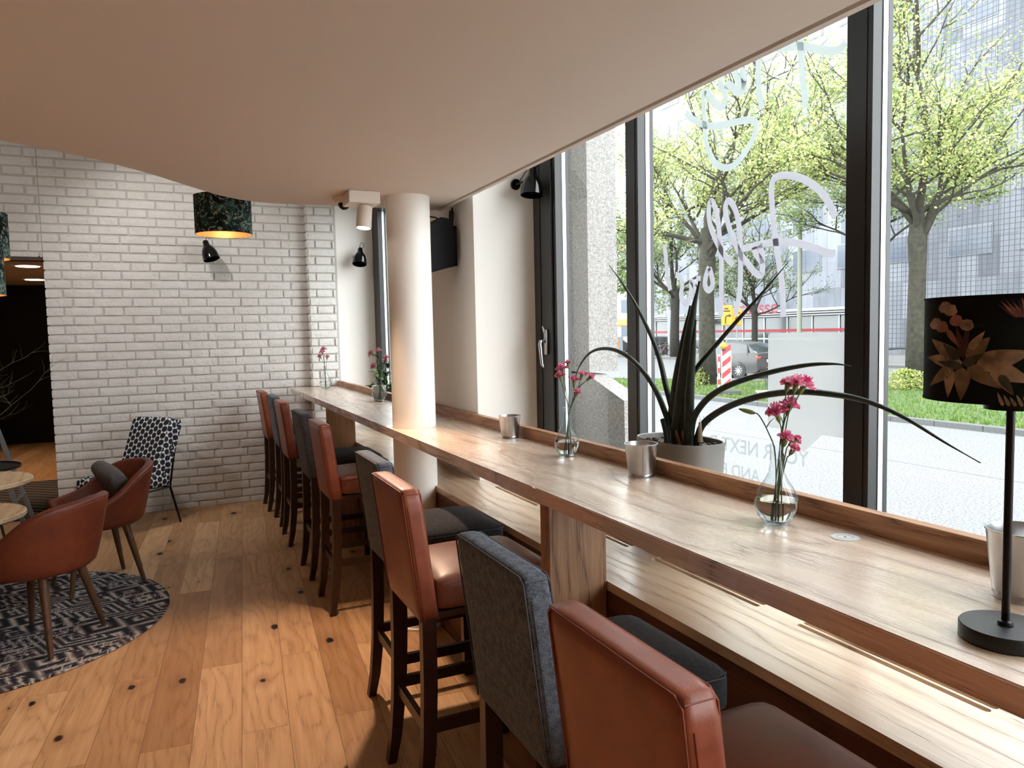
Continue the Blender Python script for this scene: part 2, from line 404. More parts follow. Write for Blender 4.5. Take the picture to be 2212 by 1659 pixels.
# dropped ceiling with its curved edge (solid down from the upper ceiling)
curve = [(-8, 2.15), (-4, 2.3), (-2.4, 2.52), (-1.5, 2.78), (-.95, 3.02), (-.53, 3.235), (-.40, 3.32), (-.25, 3.44), (-.145, 3.555), (-.04, 3.68), (.06, 3.83), (.165, 3.98), (.26, 4.11), (.367, 4.2), (.46, 4.245), (.56, 4.26), (.78, 4.25), (1.0, 4.23), (1.45, 4.22)]
b = MB(); b.prism(curve+[(1.45, -6), (-8, -6)], CEIL_Z, TOP_Z)
b.prism([(1.45, -6), (1.468, -6), (1.468, 4.22), (1.45, 4.22)], CEIL_Z+.02, TOP_Z)
b.prism([(1.468, -6), (1.492, -6), (1.492, 4.22), (1.468, 4.22)], CEIL_Z-.002, TOP_Z)
struct('ceiling', b, CEIL, angle=30)
b = MB(); b.box(-8, 2.2, -6.1, BACK_Y+.1, TOP_Z, TOP_Z+.1); struct('ceiling_upper', b, PAINT)
# soffit and lintel over the windows
b = MB(); b.box(1.9, 2.12, -6, BACK_Y, HEAD_Z, TOP_Z); b.box(1.53, 1.9, -6, BACK_Y, HEAD_Z+.02, HEAD_Z+.12)
struct('wall_right_lintel', b, PAINT)
b = MB(); b.box(1.53, 2.12, 3.803, 4.60, SILL_Z-.01, HEAD_Z+.02); b.box(1.53, 2.12, 3.803, 4.6, 0, SILL_Z-.01)
b.box(1.9, 2.12, -6, 3.803, -.5, SILL_Z-.03); b.box(1.9, 2.12, 4.6, BACK_Y, -.5, SILL_Z-.03)
struct('wall_right', b, PAINT)
b = MB(); b.box(1.505, 2.12, 7.49, BACK_Y+.1, SILL_Z, TOP_Z); struct('wall_right_end', b, PAINT)
b = MB(); b.box(-8.1, -8, -6, BACK_Y, 0, TOP_Z); struct('wall_left', b, PAINT)
b = MB(); b.box(-8.1, 2.1, -6.1, -6, 0, TOP_Z); struct('wall_front', b, PAINT)

# ---- painted brick wall, flemish bond, every brick with worn edges
def brick_panel(b, x0, x1, z0, z1, y, depth=.019, seed=1, period=.4665, ztop=None, cutx=None):
    rr = random.Random(seed); H, SL, g = .0802, .3065, .0105
    k0 = math.floor((z0-1.664)/H)
    for k in range(k0, int((z1-1.664)/H)+2):
        za = 1.664+k*H; zb = za+H-g*.8; za += g*.2
        lo, hi = max(za, z0), min(zb, z1)
        if hi-lo < .012: continue
        off = .087 if k % 2 == 0 else -.1455     # left end of a stretcher
        n0 = math.floor((x0-off)/period)-1
        for n in range(n0, int((x1-off)/period)+2):
            for a, c in ((off+n*period, off+n*period+SL-g), (off+n*period+SL, off+(n+1)*period-g)):
                xa, xb = max(a, x0), min(c, x1)
                if xb-xa < .02: continue
                j = lambda s: rr.uniform(-s, s)
                xa2, xb2, lo2, hi2 = xa+(j(.003) if a > x0 else 0), xb+(j(.003) if c < x1 else 0), lo+j(.0018), hi+j(.0018)
                nx = max(3, int((xb-xa)/.03)); nz = 4; tl = j(.003); rows = []
                e_ = .0028/(xb-xa); us = [0, e_]+[q/nx for q in range(1, nx)]+[1-e_, 1]; vs_ = [0, .045, .3, .65, .955, 1]
                dd = depth+j(.002)
                chip = rr.random() < .35; cu, cv = rr.choice((.06, .94)), rr.choice((.1, .9))
                for vv in vs_:
                    row = []
                    for uu in us:
                        e = 0
                        if uu in (0, 1): e = 1
                        if vv in (0, 1): e = 1
                        corner = (uu in (0, 1)) and (vv in (0, 1))
                        zi = hi2-lo2; xi = xb2-xa2
                        uu2 = uu; vv2 = vv
                        px = xa2+uu2*xi; pz = lo2+vv2*zi
                        if corner: px += (.009 if uu == 0 else -.009); pz += (.009 if vv == 0 else -.009)
                        elif e and vv in (.045, .955): px += (.002 if uu == 0 else -.002)
                        d = dd*(0 if e else 1) + (0 if e else tl*(uu-.5) + rr.uniform(-.0016, .0016))
                        if not e and (uu == us[1] or uu == us[-2] or vv in (.045, .955)): d -= .0022
                        if chip and not e and abs(uu-cu) < .12 and abs(vv-cv) < .3: d -= .005
                        row.append((px, y-d, pz))
                    rows.append(row)
                b.strip(rows)
    return b
b = MB()
brick_panel(b, -.985, 1.255, 0, TOP_Z, BACK_Y-.004, seed=3)
brick_panel(b, -4.2, -.985, 2.337, TOP_Z, BACK_Y-.004, seed=5)
b.mi = 1
b.box(-.975, 1.3, BACK_Y-.012, BACK_Y+.14, 0, TOP_Z); b.box(-8, -.975, BACK_Y-.012, BACK_Y+.14, 2.345, TOP_Z); b.box(-8, -2.7, BACK_Y-.012, BACK_Y+.14, 0, 2.345)
struct('wall_back', b, [BRICK, MORT], angle=50)
b = MB(); brick_panel(b, 1.25, 1.51, 0, TOP_Z, BACK_Y-.104, seed=11)
# its side face
rr = random.Random(4); H = .0802
for k in range(-21, 23):
    za = 1.664+k*H+.002; zb = za+H-.011
    if zb < 0: continue
    b.box(1.238, 1.27, BACK_Y-.112, BACK_Y-.02, max(za, 0), zb, .004, 1)
b.mi = 1; b.box(1.25, 1.53, BACK_Y-.108, BACK_Y, 0, TOP_Z)
struct('wall_back_pilaster', b, [BRICK, MORT], angle=50)
# doorway lining
b = MB(); b.box(-2.7, -.99, BACK_Y-.01, BACK_Y+.15, 2.31, 2.337); struct('trim_1', b, plain('door_head', rgb(74, 54, 44), .6))

# ---- the room beyond the doorway
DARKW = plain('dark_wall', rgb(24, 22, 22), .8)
b = MB(); b.box(-7, 2, BACK_Y+.1, 14, -.12, 0); struct('floor_next_room', b, FLOOR)
b = MB(); b.box(-7, 2, BACK_Y+.14, 14, 2.5, 2.6); struct('ceiling_next_room', b, CEIL)
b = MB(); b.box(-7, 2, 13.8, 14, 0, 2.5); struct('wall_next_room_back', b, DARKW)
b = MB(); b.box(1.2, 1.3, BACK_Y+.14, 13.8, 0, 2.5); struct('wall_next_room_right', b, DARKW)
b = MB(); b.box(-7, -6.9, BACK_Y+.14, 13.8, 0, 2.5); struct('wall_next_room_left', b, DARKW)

# ---- column through the counter
CC, CR = (1.178, 3.862), .117
b = MB(); b.lathe([(CR, 0), (CR, CEIL_Z)], 64, (CC[0], CC[1], 0)); b.lathe([(CR+.002, 0), (CR+.012, 0), (CR+.012, .012), (CR+.001, .014)], 64, (CC[0], CC[1], 0))
tag(b.build('round_column', COLP, angle=40), 'round white column passing through the wooden window counter', 'column')

# ================================================================== COUNTER
def circ(cx, cy, r, n=48): return [(cx+r*math.cos(2*PI*k/n), cy+r*math.sin(2*PI*k/n)) for k in range(n)]
FX, BX, CZ = 1.035, 1.492, 1.10
t = thing('window_counter', 'long oak bar counter along the windows with raised back edge', 'counter', (FX, 3.5, 0))
OFF = Vector((-FX, -3.5, 0))
def part(mb, name, m, parent, **kw):
    mb.xf(Matrix.Translation(-Vector(parent.location))); return mb.build(name, m, parent, **kw)
for (ya, yb) in ((-2.5, 2.118), (2.1195, 7.49)):
    b = MB(); hole = [circ(CC[0], CC[1], CR+.003)] if ya < CC[1] < yb else []
    b.plate([(FX, ya), (BX, ya), (BX, yb), (FX, yb)], hole, CZ-.046, CZ)
    bm = b.bm
    es = [e for e in bm.edges if all(abs(v.co.x-FX) < 1e-5 for v in e.verts) and abs(e.verts[0].co.z-e.verts[1].co.z) < 1e-6]
    bmesh.ops.bevel(bm, geom=es, offset=.0025, segments=2, affect='EDGES')
    part(b, 'worktop', W_OAK, t, angle=30)
b = MB(); b.box(BX-.0, BX+.034, -2.5, 7.487, CZ-.046, CZ+.052, .0015, 1); part(b, 'upstand', oak('upstand_oak', rgb(190, 148, 112), rgb(160, 112, 78), rgb(96, 58, 36), 'y', .4, 1.3, .4), t)
for yp in (2.04, 5.70):
    b = MB(); b.box(1.052, 1.262, yp, yp+.062, 0, CZ-.0465, .002, 1); part(b, 'support_panel', W_OAKZ, t)
for yp in (-1.2,):
    b = MB(); b.box(1.052, 1.262, yp, yp+.062, 0, CZ-.0465, .002, 1); part(b, 'support_panel', W_OAKZ, t)

# ---- deep sill / radiator cover under it with slots
t = thing('radiator_bench', 'low oak radiator casing with long vent slots below the counter', 'radiator cover', (1.265, 3.5, 0))
def slot(x, ya, yb, w):
    r = w/2; n = 6
    return [(x+r*math.cos(PI*k/n), yb-r+r*math.sin(PI*k/n)) for k in range(n+1)]+[(x+r*math.cos(PI+PI*k/n), ya+r+r*math.sin(PI+PI*k/n)) for k in range(n+1)]
hs = []
for ya, yb in ((-.4, .3), (.42, .86), (.958, 1.49), (1.64, 2.17), (2.33, 2.93), (3.1, 3.6)):
    for x, w_ in ((1.538, .018), (1.5625, .015), (1.587, .015)): hs.append(slot(x, ya, yb, w_))
b = MB(); b.plate([(1.263, -2.5), (1.895, -2.5), (1.895, 3.798), (1.263, 3.798)], hs, SILL_Z-.03, SILL_Z); part(b, 'top_board', W_OAKS, t, angle=30)
b = MB(); b.plate([(1.263, 3.7995), (1.525, 3.7995), (1.525, 4.604), (1.895, 4.604), (1.895, 7.48), (1.263, 7.48)], [], SILL_Z-.03, SILL_Z); part(b, 'top_board', W_OAKS, t, angle=30)
b = MB(); b.box(1.2655, 1.285, -2.5, 7.48, 0, SILL_Z-.031); part(b, 'front_board', W_DARK, t)
b = MB(); b.box(1.3, 1.88, -2.5, 3.7, 0, .55); part(b, 'heater', plain('heater_dark', rgb(30, 26, 24), .8), t)

# ================================================================== WINDOWS
def window(n, y0, y1, mull):
    t = bpy.data.objects.new('window_%d' % n, None); COL.objects.link(t); t['kind'] = 'structure'; t.location = (FRAME_X, (y0+y1)/2, SILL_Z)
    T = Vector(t.location)
    def P(mb, name, m, par=t, **kw):
        mb.xf(Matrix.Translation(-T)); o = mb.build(name, m, t, **kw); return o
    b = MB()
    b.box(1.90, 2.03, y0, y1, SILL_Z, SILL_Z+.07); b.box(1.90, 2.03, y0, y1, HEAD_Z-.08, HEAD_Z+.02)
    P(b, 'window_frame', FRAME)
    spans = []; prev = y0
    for ya, yb in mull:
        b = MB(); b.box(1.90, 1.936, ya, yb, SILL_Z+.07, HEAD_Z-.08, .0015, 1); b.box(1.9362, 1.945, ya+.004, yb-.004, SILL_Z+.07, HEAD_Z-.08)
        b.box(1.966, 1.984, ya+.0, yb-.0, SILL_Z+.07, HEAD_Z-.08)
        if yb-ya < .2: b.box(1.897, 1.899, ya+.018, ya+.0205, SILL_Z+.07, HEAD_Z-.08)
        P(b, 'mullion', FRAME)
        b = MB(); b.box(1.9455, 1.9655, ya+.001, yb-.001, SILL_Z+.07, HEAD_Z-.08); P(b, 'glazing_spacer', ALU)
        if ya-prev > .1: spans.append((prev, ya))
        prev = yb
    if y1-prev > .1: spans.append((prev, y1))
    for ya, yb in spans:
        b = MB(); b.box(1.953, 1.959, ya, yb, SILL_Z+.07, HEAD_Z-.08); P(b, 'pane', GLASS)
    return t, T, P
w1, T1, P1 = window(1, -6, 3.80, [(-6, -5.9), (-4.36, -4.25), (-3.16, -3.05), (-1.96, -1.85), (-.76, -.65), (.435, .545), (1.568, 1.66), (2.772, 2.868), (3.545, 3.80)])
w2, T2, P2 = window(2, 4.605, 7.488, [(4.605, 4.69), (6.0, 6.1), (7.26, 7.488)])
# profiled edges of the opening sash and its handle
b = MB(); b.box(1.888, 1.8995, 3.575, 3.70, SILL_Z+.08, HEAD_Z-.09, .003, 1); b.box(1.893, 1.8995, 3.72, 3.795, SILL_Z+.07, HEAD_Z-.08, .002, 1); P1(b, 'sash', FRAME)
b = MB(); b.box(1.872, 1.8875, 3.625, 3.655, 1.47, 1.61, .004); b.tube([(1.87, 3.64, 1.545), (1.845, 3.64, 1.545), (1.84, 3.636, 1.53), (1.842, 3.62, 1.42), (1.85, 3.612, 1.40)], [.011, .011, .011, .009, .007], 10)
b.tube([(1.872, 3.64, 1.59), (1.862, 3.643, 1.63)], [.008, .006], 8); P1(b, 'handle', STEEL, smooth=True)

# ================================================================== WINDOW LETTERING (seen from behind)
LX = 1.950
FILM1 = film('pale_film', rgb(206, 214, 214), .78); FILM2 = film('grey_film', rgb(206, 206, 212), .84)
def smooth_path(p, n=6):
    out = []
    for i in range(len(p)-1):
        a, b_, c, d = p[max(i-1, 0)], p[i], p[i+1], p[min(i+2, len(p)-1)]
        for k in range(n):
            u = k/n
            out.append(tuple(.5*((2*b_[j])+(-a[j]+c[j])*u+(2*a[j]-5*b_[j]+4*c[j]-d[j])*u*u+(-a[j]+3*b_[j]-3*c[j]+d[j])*u**3) for j in range(len(b_))))
    out.append(tuple(p[-1])); return out
def stroke(b, pix, w, base=None):
    pts = [at(x, y, X=LX) for x, y in pix]
    pts = [Vector(q) for q in smooth_path([tuple(p) for p in pts], 7)]
    L, Rr = [], []
    for i, p in enumerate(pts):
        d = pts[min(i+1, len(pts)-1)]-pts[max(i-1, 0)]; nrm = Vector((0, -d.z, d.y)).normalized()
        L.append(p+nrm*w/2); Rr.append(p-nrm*w/2)
    # a thin ribbon of film, 0.4 mm thick
    f = Vector((.0004, 0, 0))
    b.strip([L, Rr]); b.strip([[p+f for p in L], [p+f for p in Rr]])
WL = .026
s_ = 460/2212
def A(ox, oy, pts, s=4.809): return [(ox+x/s, oy+y/s) for x, y in pts]
t = thing('upper_window_lettering', 'pale handwritten script at the top of the window, seen reversed', 'lettering', (LX, 2.0, 2.2))
def letter(name, strokes, m, par, w=WL):
    b = MB()
    for st in strokes: stroke(b, st, w)
    b.xf(Matrix.Translation(-Vector(par.location))); return b.build(name, m, par)
letter('letter_stroke', [A(1380, 0, [(1660, 300), (1680, 500), (1700, 800), (1725, 1000), (1725, 1130)]), A(1380, 0, [(1240, 560), (1240, 750), (1250, 950), (1280, 1130)]), A(1380, 0, [(1380, 500), (1560, 490), (1700, 480), (1850, 510), (2020, 530), (2100, 500), (2150, 440)])], FILM1, t)
letter('letter_stroke', [A(1380, 0, [(990, 740), (1040, 850), (1090, 860), (1080, 760), (1050, 730)]), A(1380, 0, [(1095, 840), (1090, 930), (1030, 960), (960, 900), (900, 870)]), A(1380, 0, [(850, 810), (850, 900), (900, 960), (880, 1090), (820, 1100), (740, 1010), (690, 940)])], FILM1, t, .03)
letter('letter_stroke', [A(1380, 0, [(690, 940), (670, 1000), (680, 1200), (690, 1400), (720, 1560), (780, 1680), (880, 1740), (980, 1720), (1090, 1600), (1190, 1430), (1220, 1300), (1180, 1250), (1100, 1250), (950, 1280), (800, 1310), (690, 1300), (580, 1250), (520, 1210), (490, 1170)])], FILM1, t)
t = thing('lower_window_lettering', 'large grey handwritten script across the middle of the window, seen reversed', 'lettering', (LX, 2.0, 1.9))
letter('letter_stroke', [A(1380, 340, [(2040, 620), (1960, 450), (1840, 310), (1680, 215), (1520, 185), (1420, 210), (1380, 290), (1380, 450), (1400, 700), (1430, 950), (1470, 1200), (1490, 1400), (1500, 1659)]),
    A(1380, 340, [(2040, 1000), (1960, 990), (1820, 940), (1640, 890), (1440, 880), (1260, 905), (1080, 950)])], FILM2, t)
letter('letter_stroke', [A(1380, 340, [(1200, 930), (1210, 990), (1270, 1080), (1285, 1150), (1270, 1220), (1210, 1200), (1120, 1090), (1050, 1000), (960, 800), (905, 600), (900, 500), (935, 450), (990, 520), (1030, 650), (1050, 850), (1055, 1050), (1050, 1350), (1030, 1500), (1000, 1640)]),
    A(1380, 340, [(1250, 910), (1275, 990), (1285, 1100)])], FILM2, t)
letter('letter_stroke', [A(1380, 340, [(980, 1120), (880, 1000), (800, 860), (740, 700), (725, 550), (750, 455), (790, 520), (820, 650), (840, 850), (855, 1050), (855, 1350), (850, 1659)]),
    ], FILM2, t)
letter('letter_stroke', [A(1380, 340, [(730, 1140), (700, 1220), (685, 1320), (720, 1380), (765, 1330), (755, 1230), (730, 1150)]), A(1380, 340, [(380, 1220), (430, 1240), (450, 1330), (440, 1430), (490, 1520), (540, 1420), (545, 1290), (600, 1360), (620, 1230)])], FILM2, t)
letter('letter_stroke', [A(1380, 340, [(265, 910), (280, 1050), (300, 1250), (325, 1380)])], FILM2, t)
# frosted sticker with a pointer (its code is left blank)
FROST = film('frosted_film', rgb(204, 206, 206), .76)
poly = [(1.661, 1.577), (2.022, 1.577), (2.031, 1.573), (2.034, 1.565), (2.034, 1.245), (2.030, 1.238), (2.022, 1.236), (1.945, 1.236), (1.867, 1.166), (1.79, 1.236), (1.661, 1.236)]
b = MB(); b.prism(poly, LX-.0006, LX, 'x'); tag(b.build('window_sticker', FROST), 'frosted speech-bubble sticker on the glass beside the thick mullion', 'sticker')
def glyph_mesh(txt, name='glyph'):
    c = bpy.data.curves.new(name, 'FONT'); c.body = txt; c.size = 1; c.extrude = 0; c.offset = .012; c.fill_mode = 'BOTH'
    o = bpy.data.objects.new(name, c); COL.objects.link(o)
    dg = bpy.context.evaluated_depsgraph_get(); me = bpy.data.meshes.new_from_object(o.evaluated_get(dg))
    bpy.data.objects.remove(o); bpy.data.curves.remove(c)
    return me
def lettering(txt, base, m, parent, name='letter'):
    """one mesh per letter, set along the local x of the base matrix"""
    for i, ch in enumerate(txt):
        if ch == ' ': continue
        me = glyph_mesh(ch); w1 = max(v.co.x for v in me.vertices); w2 = max(v.co.x for v in glyph_mesh(txt[:i+1]).vertices)
        o = bpy.data.objects.new(name, me); COL.objects.link(o); me.materials.append(m); o.parent = parent
        o.matrix_local = base @ Matrix.Translation((w2-w1, 0, 0))
t = thing('printed_window_text', 'small grey printed capitals low on the glass under the sticker, seen reversed', 'lettering', (LX, 1.85, 1.1))
FILM3 = film('grey_print', rgb(150, 156, 158), .75)
for txt, y, z, sz in (('YOUR NEXT D', 1.845, 1.118, .078), ('AND FE', 2.075, 1.022, .07), ('CH', 2.345, 1.205, .055)):
    # reads left to right for someone outside: local x runs towards +y
    lettering(txt, Matrix(((0, 0, sz*.1, 0), (sz, 0, 0, y-1.85), (0, sz, 0, z-1.1), (0, 0, 0, 1))), FILM3, t)
# ================================================================== BAR STOOLS
def lean(p):            # the back leans a little away from the counter
    h = (p.z-.62)/.47
    return Vector((p.x-.042*h-.012*h*h, p.y, p.z))
def make_stool(kind, label):
    t = thing('bar_stool', label, 'bar stool', group='bar stools along the counter')
    lb, ls = (L_OR, L_OR_SHADED) if kind == 'o' else (F_GR, F_DK)
    th = THREAD if kind == 'o' else THREADG
    hw = .203
    # upholstered back
    b = MB(); b.cushion((.068, 0, .882), (.07, hw*2, .444), .018 if kind == 'o' else .022, cuts=9, fn=lean)
    bk = b.build('backrest', lb, t, smooth=True)
    b = MB()
    for sx in (.034, .102):
        r_ = .0022
        pts = [(sx, -hw+.006, .665), (sx, -hw+.006, 1.083), (sx, -hw+.02, 1.097), (sx, hw-.02, 1.097), (sx, hw-.006, 1.083), (sx, hw-.006, .665)]
        pts = [lean(Vector((sx+(.0035 if sx < .05 else -.0035), y_*.998, z_))) for _, y_, z_ in pts]
        b.tube(pts, r_, 5)
    for sy in (-1, 1):
        b.tube([lean(Vector((x_, sy*(hw-.004), 1.085+.004))) for x_ in (.04, .068, .096)], .0015, 5)
        b.tube([lean(Vector((.048, sy*(hw+.0005), z_))) for z_ in (.67, .8, .95, 1.05)], .0012, 4)
    b.build('seam', th, bk)
    # seat
    b = MB(); b.cushion((.30, 0, .746), (.43, .42, .112), .028, crown=.022, cuts=9)
    st = b.build('seat', L_OR_SHADED if kind == 'o' else F_DK, t, smooth=True)
    b = MB(); b.tube([(.11, -.2105, .784), (.49, -.2105, .784), (.5145, -.19, .784), (.5145, .19, .784), (.49, .2105, .784), (.11, .2105, .784)], .002, 5)
    b.build('seam', th, st)
    # legs
    for sy in (-1, 1):
        b = MB(); y = sy*.18
        P_ = [(.062, .70), (.060, .45), (.052, .25), (.036, .1), (.016, .0)]
        rows = []
        for x, z in P_:
            w, d = .019, .024 if z > .3 else .024-.006*(1-z/.3)
            if z == 0: d = .016
            rows.append([(x-d, y-w, z), (x+d, y-w, z), (x+d, y+w, z), (x-d, y+w, z), (x-d, y-w, z)])
        b.strip(rows); b.quad(*[rows[-1][k] for k in (3, 2, 1, 0)]); b.quad(*[rows[0][k] for k in (0, 1, 2, 3)])
        bmesh.ops.remove_doubles(b.bm, verts=b.bm.verts, dist=1e-5)
        b.build('leg', W_WENGE, t)
    for sy in (-1, 1):
        b = MB(); b.bar((.47, sy*.18, .70), (.475, sy*.18, 0), .038, .038); b.build('leg', W_WENGE, t)
    for sy in (-1, 1):
        b = MB(); b.bar((.07, sy*.18, .30), (.455, sy*.18, .30), .02, .04); b.build('stretcher', W_WENGE, t)
    b = MB(); b.bar((.055, -.17, .285), (.055, .17, .285), .02, .04, up=(0, 0, 1)); b.build('stretcher', W_WENGE, t)
    b = MB(); b.bar((.472, -.165, .33), (.472, .165, .33), .024, .045); fr = b.build('footrest', W_WENGE, t)
    b = MB(); b.box(.458, .487, -.145, .145, .3535, .3565); b.build('metal_strip', STEEL, fr)
    b = MB(); b.box(.085, .49, -.195, .195, .668, .69); b.build('seat_frame', W_WENGE, t)
    return t
LABS = {
 1: ('o', .62, .985, 0, 'nearest bar stool, cognac leather back cut off by the bottom edge of the picture'),
 2: ('g', .642, 1.53, 0, 'grey felt bar stool between the nearest leather stool and the next leather one'),
 3: ('o', .655, 2.45, 0, 'cognac leather bar stool whose whole back and legs show left of the oak panel'),
 4: ('g', .714, 2.99, 0, 'grey felt bar stool standing in front of the round white column'),
 5: ('o', .742, 4.38, 0, 'rust leather bar stool just left of the foot of the round column'),
 6: ('g', .742, 5.07, 0, 'dark grey felt bar stool fourth from the brick wall'),
 7: ('o', .736, 5.985, 0, 'rust leather bar stool third from the brick wall'),
 8: ('g', .748, 6.60, 0, 'grey felt bar stool second from the brick wall, mostly hidden behind a leather back'),
 9: ('o', .722, 7.22, 0, 'farthest bar stool, brown leather, right in front of the brick wall')}
protos = {}
for k, (kind, x, y, rz, lab) in LABS.items():
    if kind not in protos:
        o = make_stool(kind, lab); protos[kind] = o; o.location = (x, y, 0); o.rotation_euler = (0, 0, R(rz))
    else: dup(protos[kind], (x, y, 0), R(rz), lab)

# ================================================================== LOUNGE CORNER
# round patterned rug
def rug_mat():
    t = NT('kilim_rug'); co = t.mapping(t.coord(), rot=(0, 0, R(28)))
    sx = t.n('SeparateXYZ'); t.set(sx.inputs[0], co)
    x, y = sx.outputs[0], sx.outputs[1]
    q = 90.
    xq = t.math('DIVIDE', t.math('FLOOR', t.math('MULTIPLY', x, q)), q); yq = t.math('DIVIDE', t.math('FLOOR', t.math('MULTIPLY', y, q)), q)
    cq = t.n('CombineXYZ'); t.set(cq.inputs[0], xq); t.set(cq.inputs[1], yq); cq = cq.outputs[0]
    # diamonds
    def tri(v, p, ph=0): return t.math('PINGPONG', t.math('ADD', v, ph+50), p)
    dia = t.math('ADD', tri(xq, .16), tri(yq, .11))
    d1 = t.math('SINE', t.math('MULTIPLY', dia, 62))
    vo = t.n('TexVoronoi', feature='F1', distance='MANHATTAN'); t.set(vo.inputs['Vector'], t.mapping(cq, (1, 1.3, 1))); vo.inputs['Scale'].default_value = 3.4
    d2 = t.math('SINE', t.math('MULTIPLY', vo.outputs['Distance'], 30))
    sel = t.math('GREATER_THAN', t.noise(t.mapping(cq, (.3, 1.6, 1)), 2.2, 0), .5)
    v = t.math('ADD', t.math('MULTIPLY', d1, t.math('SUBTRACT', 1, sel)), t.math('MULTIPLY', d2, sel))
    zig = t.math('GREATER_THAN', t.math('SINE', t.math('ADD', t.math('MULTIPLY', y, 70), t.math('MULTIPLY', tri(x, .02), 150))), .8)
    col = t.ramp(t.math('MULTIPLY_ADD', v, .5, .5), [(0, rgb(42, 44, 50)), (.32, rgb(64, 66, 72)), (.5, rgb(96, 96, 100)), (.68, rgb(140, 136, 136)), (.93, rgb(196, 186, 182))], 'CONSTANT')
    col = t.mix(t.math('MULTIPLY', zig, t.math('GREATER_THAN', t.noise(cq, 3, 1), .55)), col, rgb(170, 162, 158))
    col = t.mix(t.math('MULTIPLY', t.math('GREATER_THAN', t.noise(cq, 9, 1), .6), .5), col, rgb(84, 66, 70))
    weave = t.math('MULTIPLY', t.math('SINE', t.math('MULTIPLY', x, 700)), t.math('SINE', t.math('MULTIPLY', y, 700)))
    col = t.mix(t.math('MULTIPLY', t.math('GREATER_THAN', weave, .2), .25), col, rgb(30, 32, 36))
    t.bsdf(col, .95, 0, t.bump(weave, .4, .002), .1); return t.m
b = MB(); b.lathe([(0, 0), (1.012, 0), (1.018, .003), (1.014, .007), (0, .007)], 96)
o = b.build('round_rug', rug_mat(), angle=30); o.location = (-1.108, 4.928, .001)
tag(o, 'round dark grey kilim-patterned rug under the leather tub chairs', 'rug')

def make_tub(name, label, loc, face, cush=False):
    """barrel chair; local +x = the way it faces"""
    t = thing(name, label, 'armchair', loc, face, 'leather tub chairs around the low tables')
    # shell: outer and inner skins joined by a rolled rim
    n = 40; A0 = R(128)
    def prof(th):   # th=0 is the rear centre
        k = abs(th)/A0
        top = .795 - .205*(1/(1+math.exp(-(k-.56)*11))) - .03*k
        return top
    def ring(th, z, inner):
        ro = .275 + .085*((z-.42)/.38)**.8 if z > .42 else .275
        k = abs(th)/A0
        if inner: ro -= .042+.012*(1-k)
        x = -math.cos(th)*ro*1.02; y = math.sin(th)*ro
        if x > 0: x *= 1.12
        return Vector((x, y, z))
    rows = []
    for i in range(n+1):
        th = -A0+2*A0*i/n; tp = prof(th); row = []
        for q in range(11): row.append(ring(th, .43+(tp-.43-.018)*q/10, False))
        a_, c_ = ring(th, tp-.018, False), ring(th, tp-.018, True); m_ = (a_+c_)/2; hw_ = (a_-c_)/2
        for q in range(1, 6): an = PI*q/6; row.append(m_+hw_*math.cos(an)+Vector((0, 0, .02*math.sin(an))))
        for q in range(11): row.append(ring(th, (tp-.018)-(tp-.018-.44)*q/10, True))
        rows.append(row)
    b = MB(); b.strip(rows)
    for row in (rows[0], rows[-1]):
        f = b.bm.faces.new([b.bm.verts.new(p) for p in row])
    # underside bowl
    bot = [[ring(-A0+2*A0*i/n, .43, False)*1 for i in range(n+1)]]
    prev = [Vector((v.x*.93, v.y*.93, .412)) for v in bot[0]]; prev2 = [Vector((v.x*.6, v.y*.6, .405)) for v in bot[0]]; prev3 = [Vector((.03, 0, .404)) for v in bot[0]]
    b.strip([bot[0], prev, prev2, prev3])
    bmesh.ops.remove_doubles(b.bm, verts=b.bm.verts, dist=1e-4)
    sh = b.build('shell', L_OR2, t, smooth=True)
    pts = [ring(-A0+2*A0*i/n, prof(-A0+2*A0*i/n)-.03, False)*1.003 for i in range(n+1)]
    for p in pts: pass
    b = MB(); b.tube([Vector((p.x, p.y, p.z)) for p in pts], .0018, 5); b.build('seam', THREAD, sh)
    b = MB(); b.cushion((.045, 0, .455), (.37, .37, .08), .04, crown=.015, cuts=8); b.build('seat', L_OR2, t, smooth=True)
    for sx in (-1, 1):
        for sy in (-1, 1):
            b = MB(); tx, ty = sx*.14, sy*.14; fx, fy = sx*.215, sy*.215
            b.tube([(tx, ty, .404), ((tx+fx)/2, (ty+fy)/2, .21), (fx, fy, 0.0095)], [.024, .019, .0125], 14); b.build('leg', W_WALNUT, t, smooth=False, angle=40)
    if cush:
        m = Matrix.Translation((-.15, -.05, .62)) @ Matrix.Rotation(R(-62), 4, 'Y') @ Matrix.Rotation(R(12), 4, 'Z')
        b = MB(); b.cushion((0, 0, 0), (.34, .34, .10), .045, crown=.03, cuts=8, mat=m)
        o = b.build('throw_cushion', felt('cushion_grey', rgb(78, 76, 78), rgb(112, 108, 108)), None, smooth=True); o.matrix_world = Matrix.Translation(loc) @ Matrix.Rotation(face, 4, 'Z')
        tag(o, 'grey scatter cushion inside the rear leather tub chair', 'cushion')
    return t
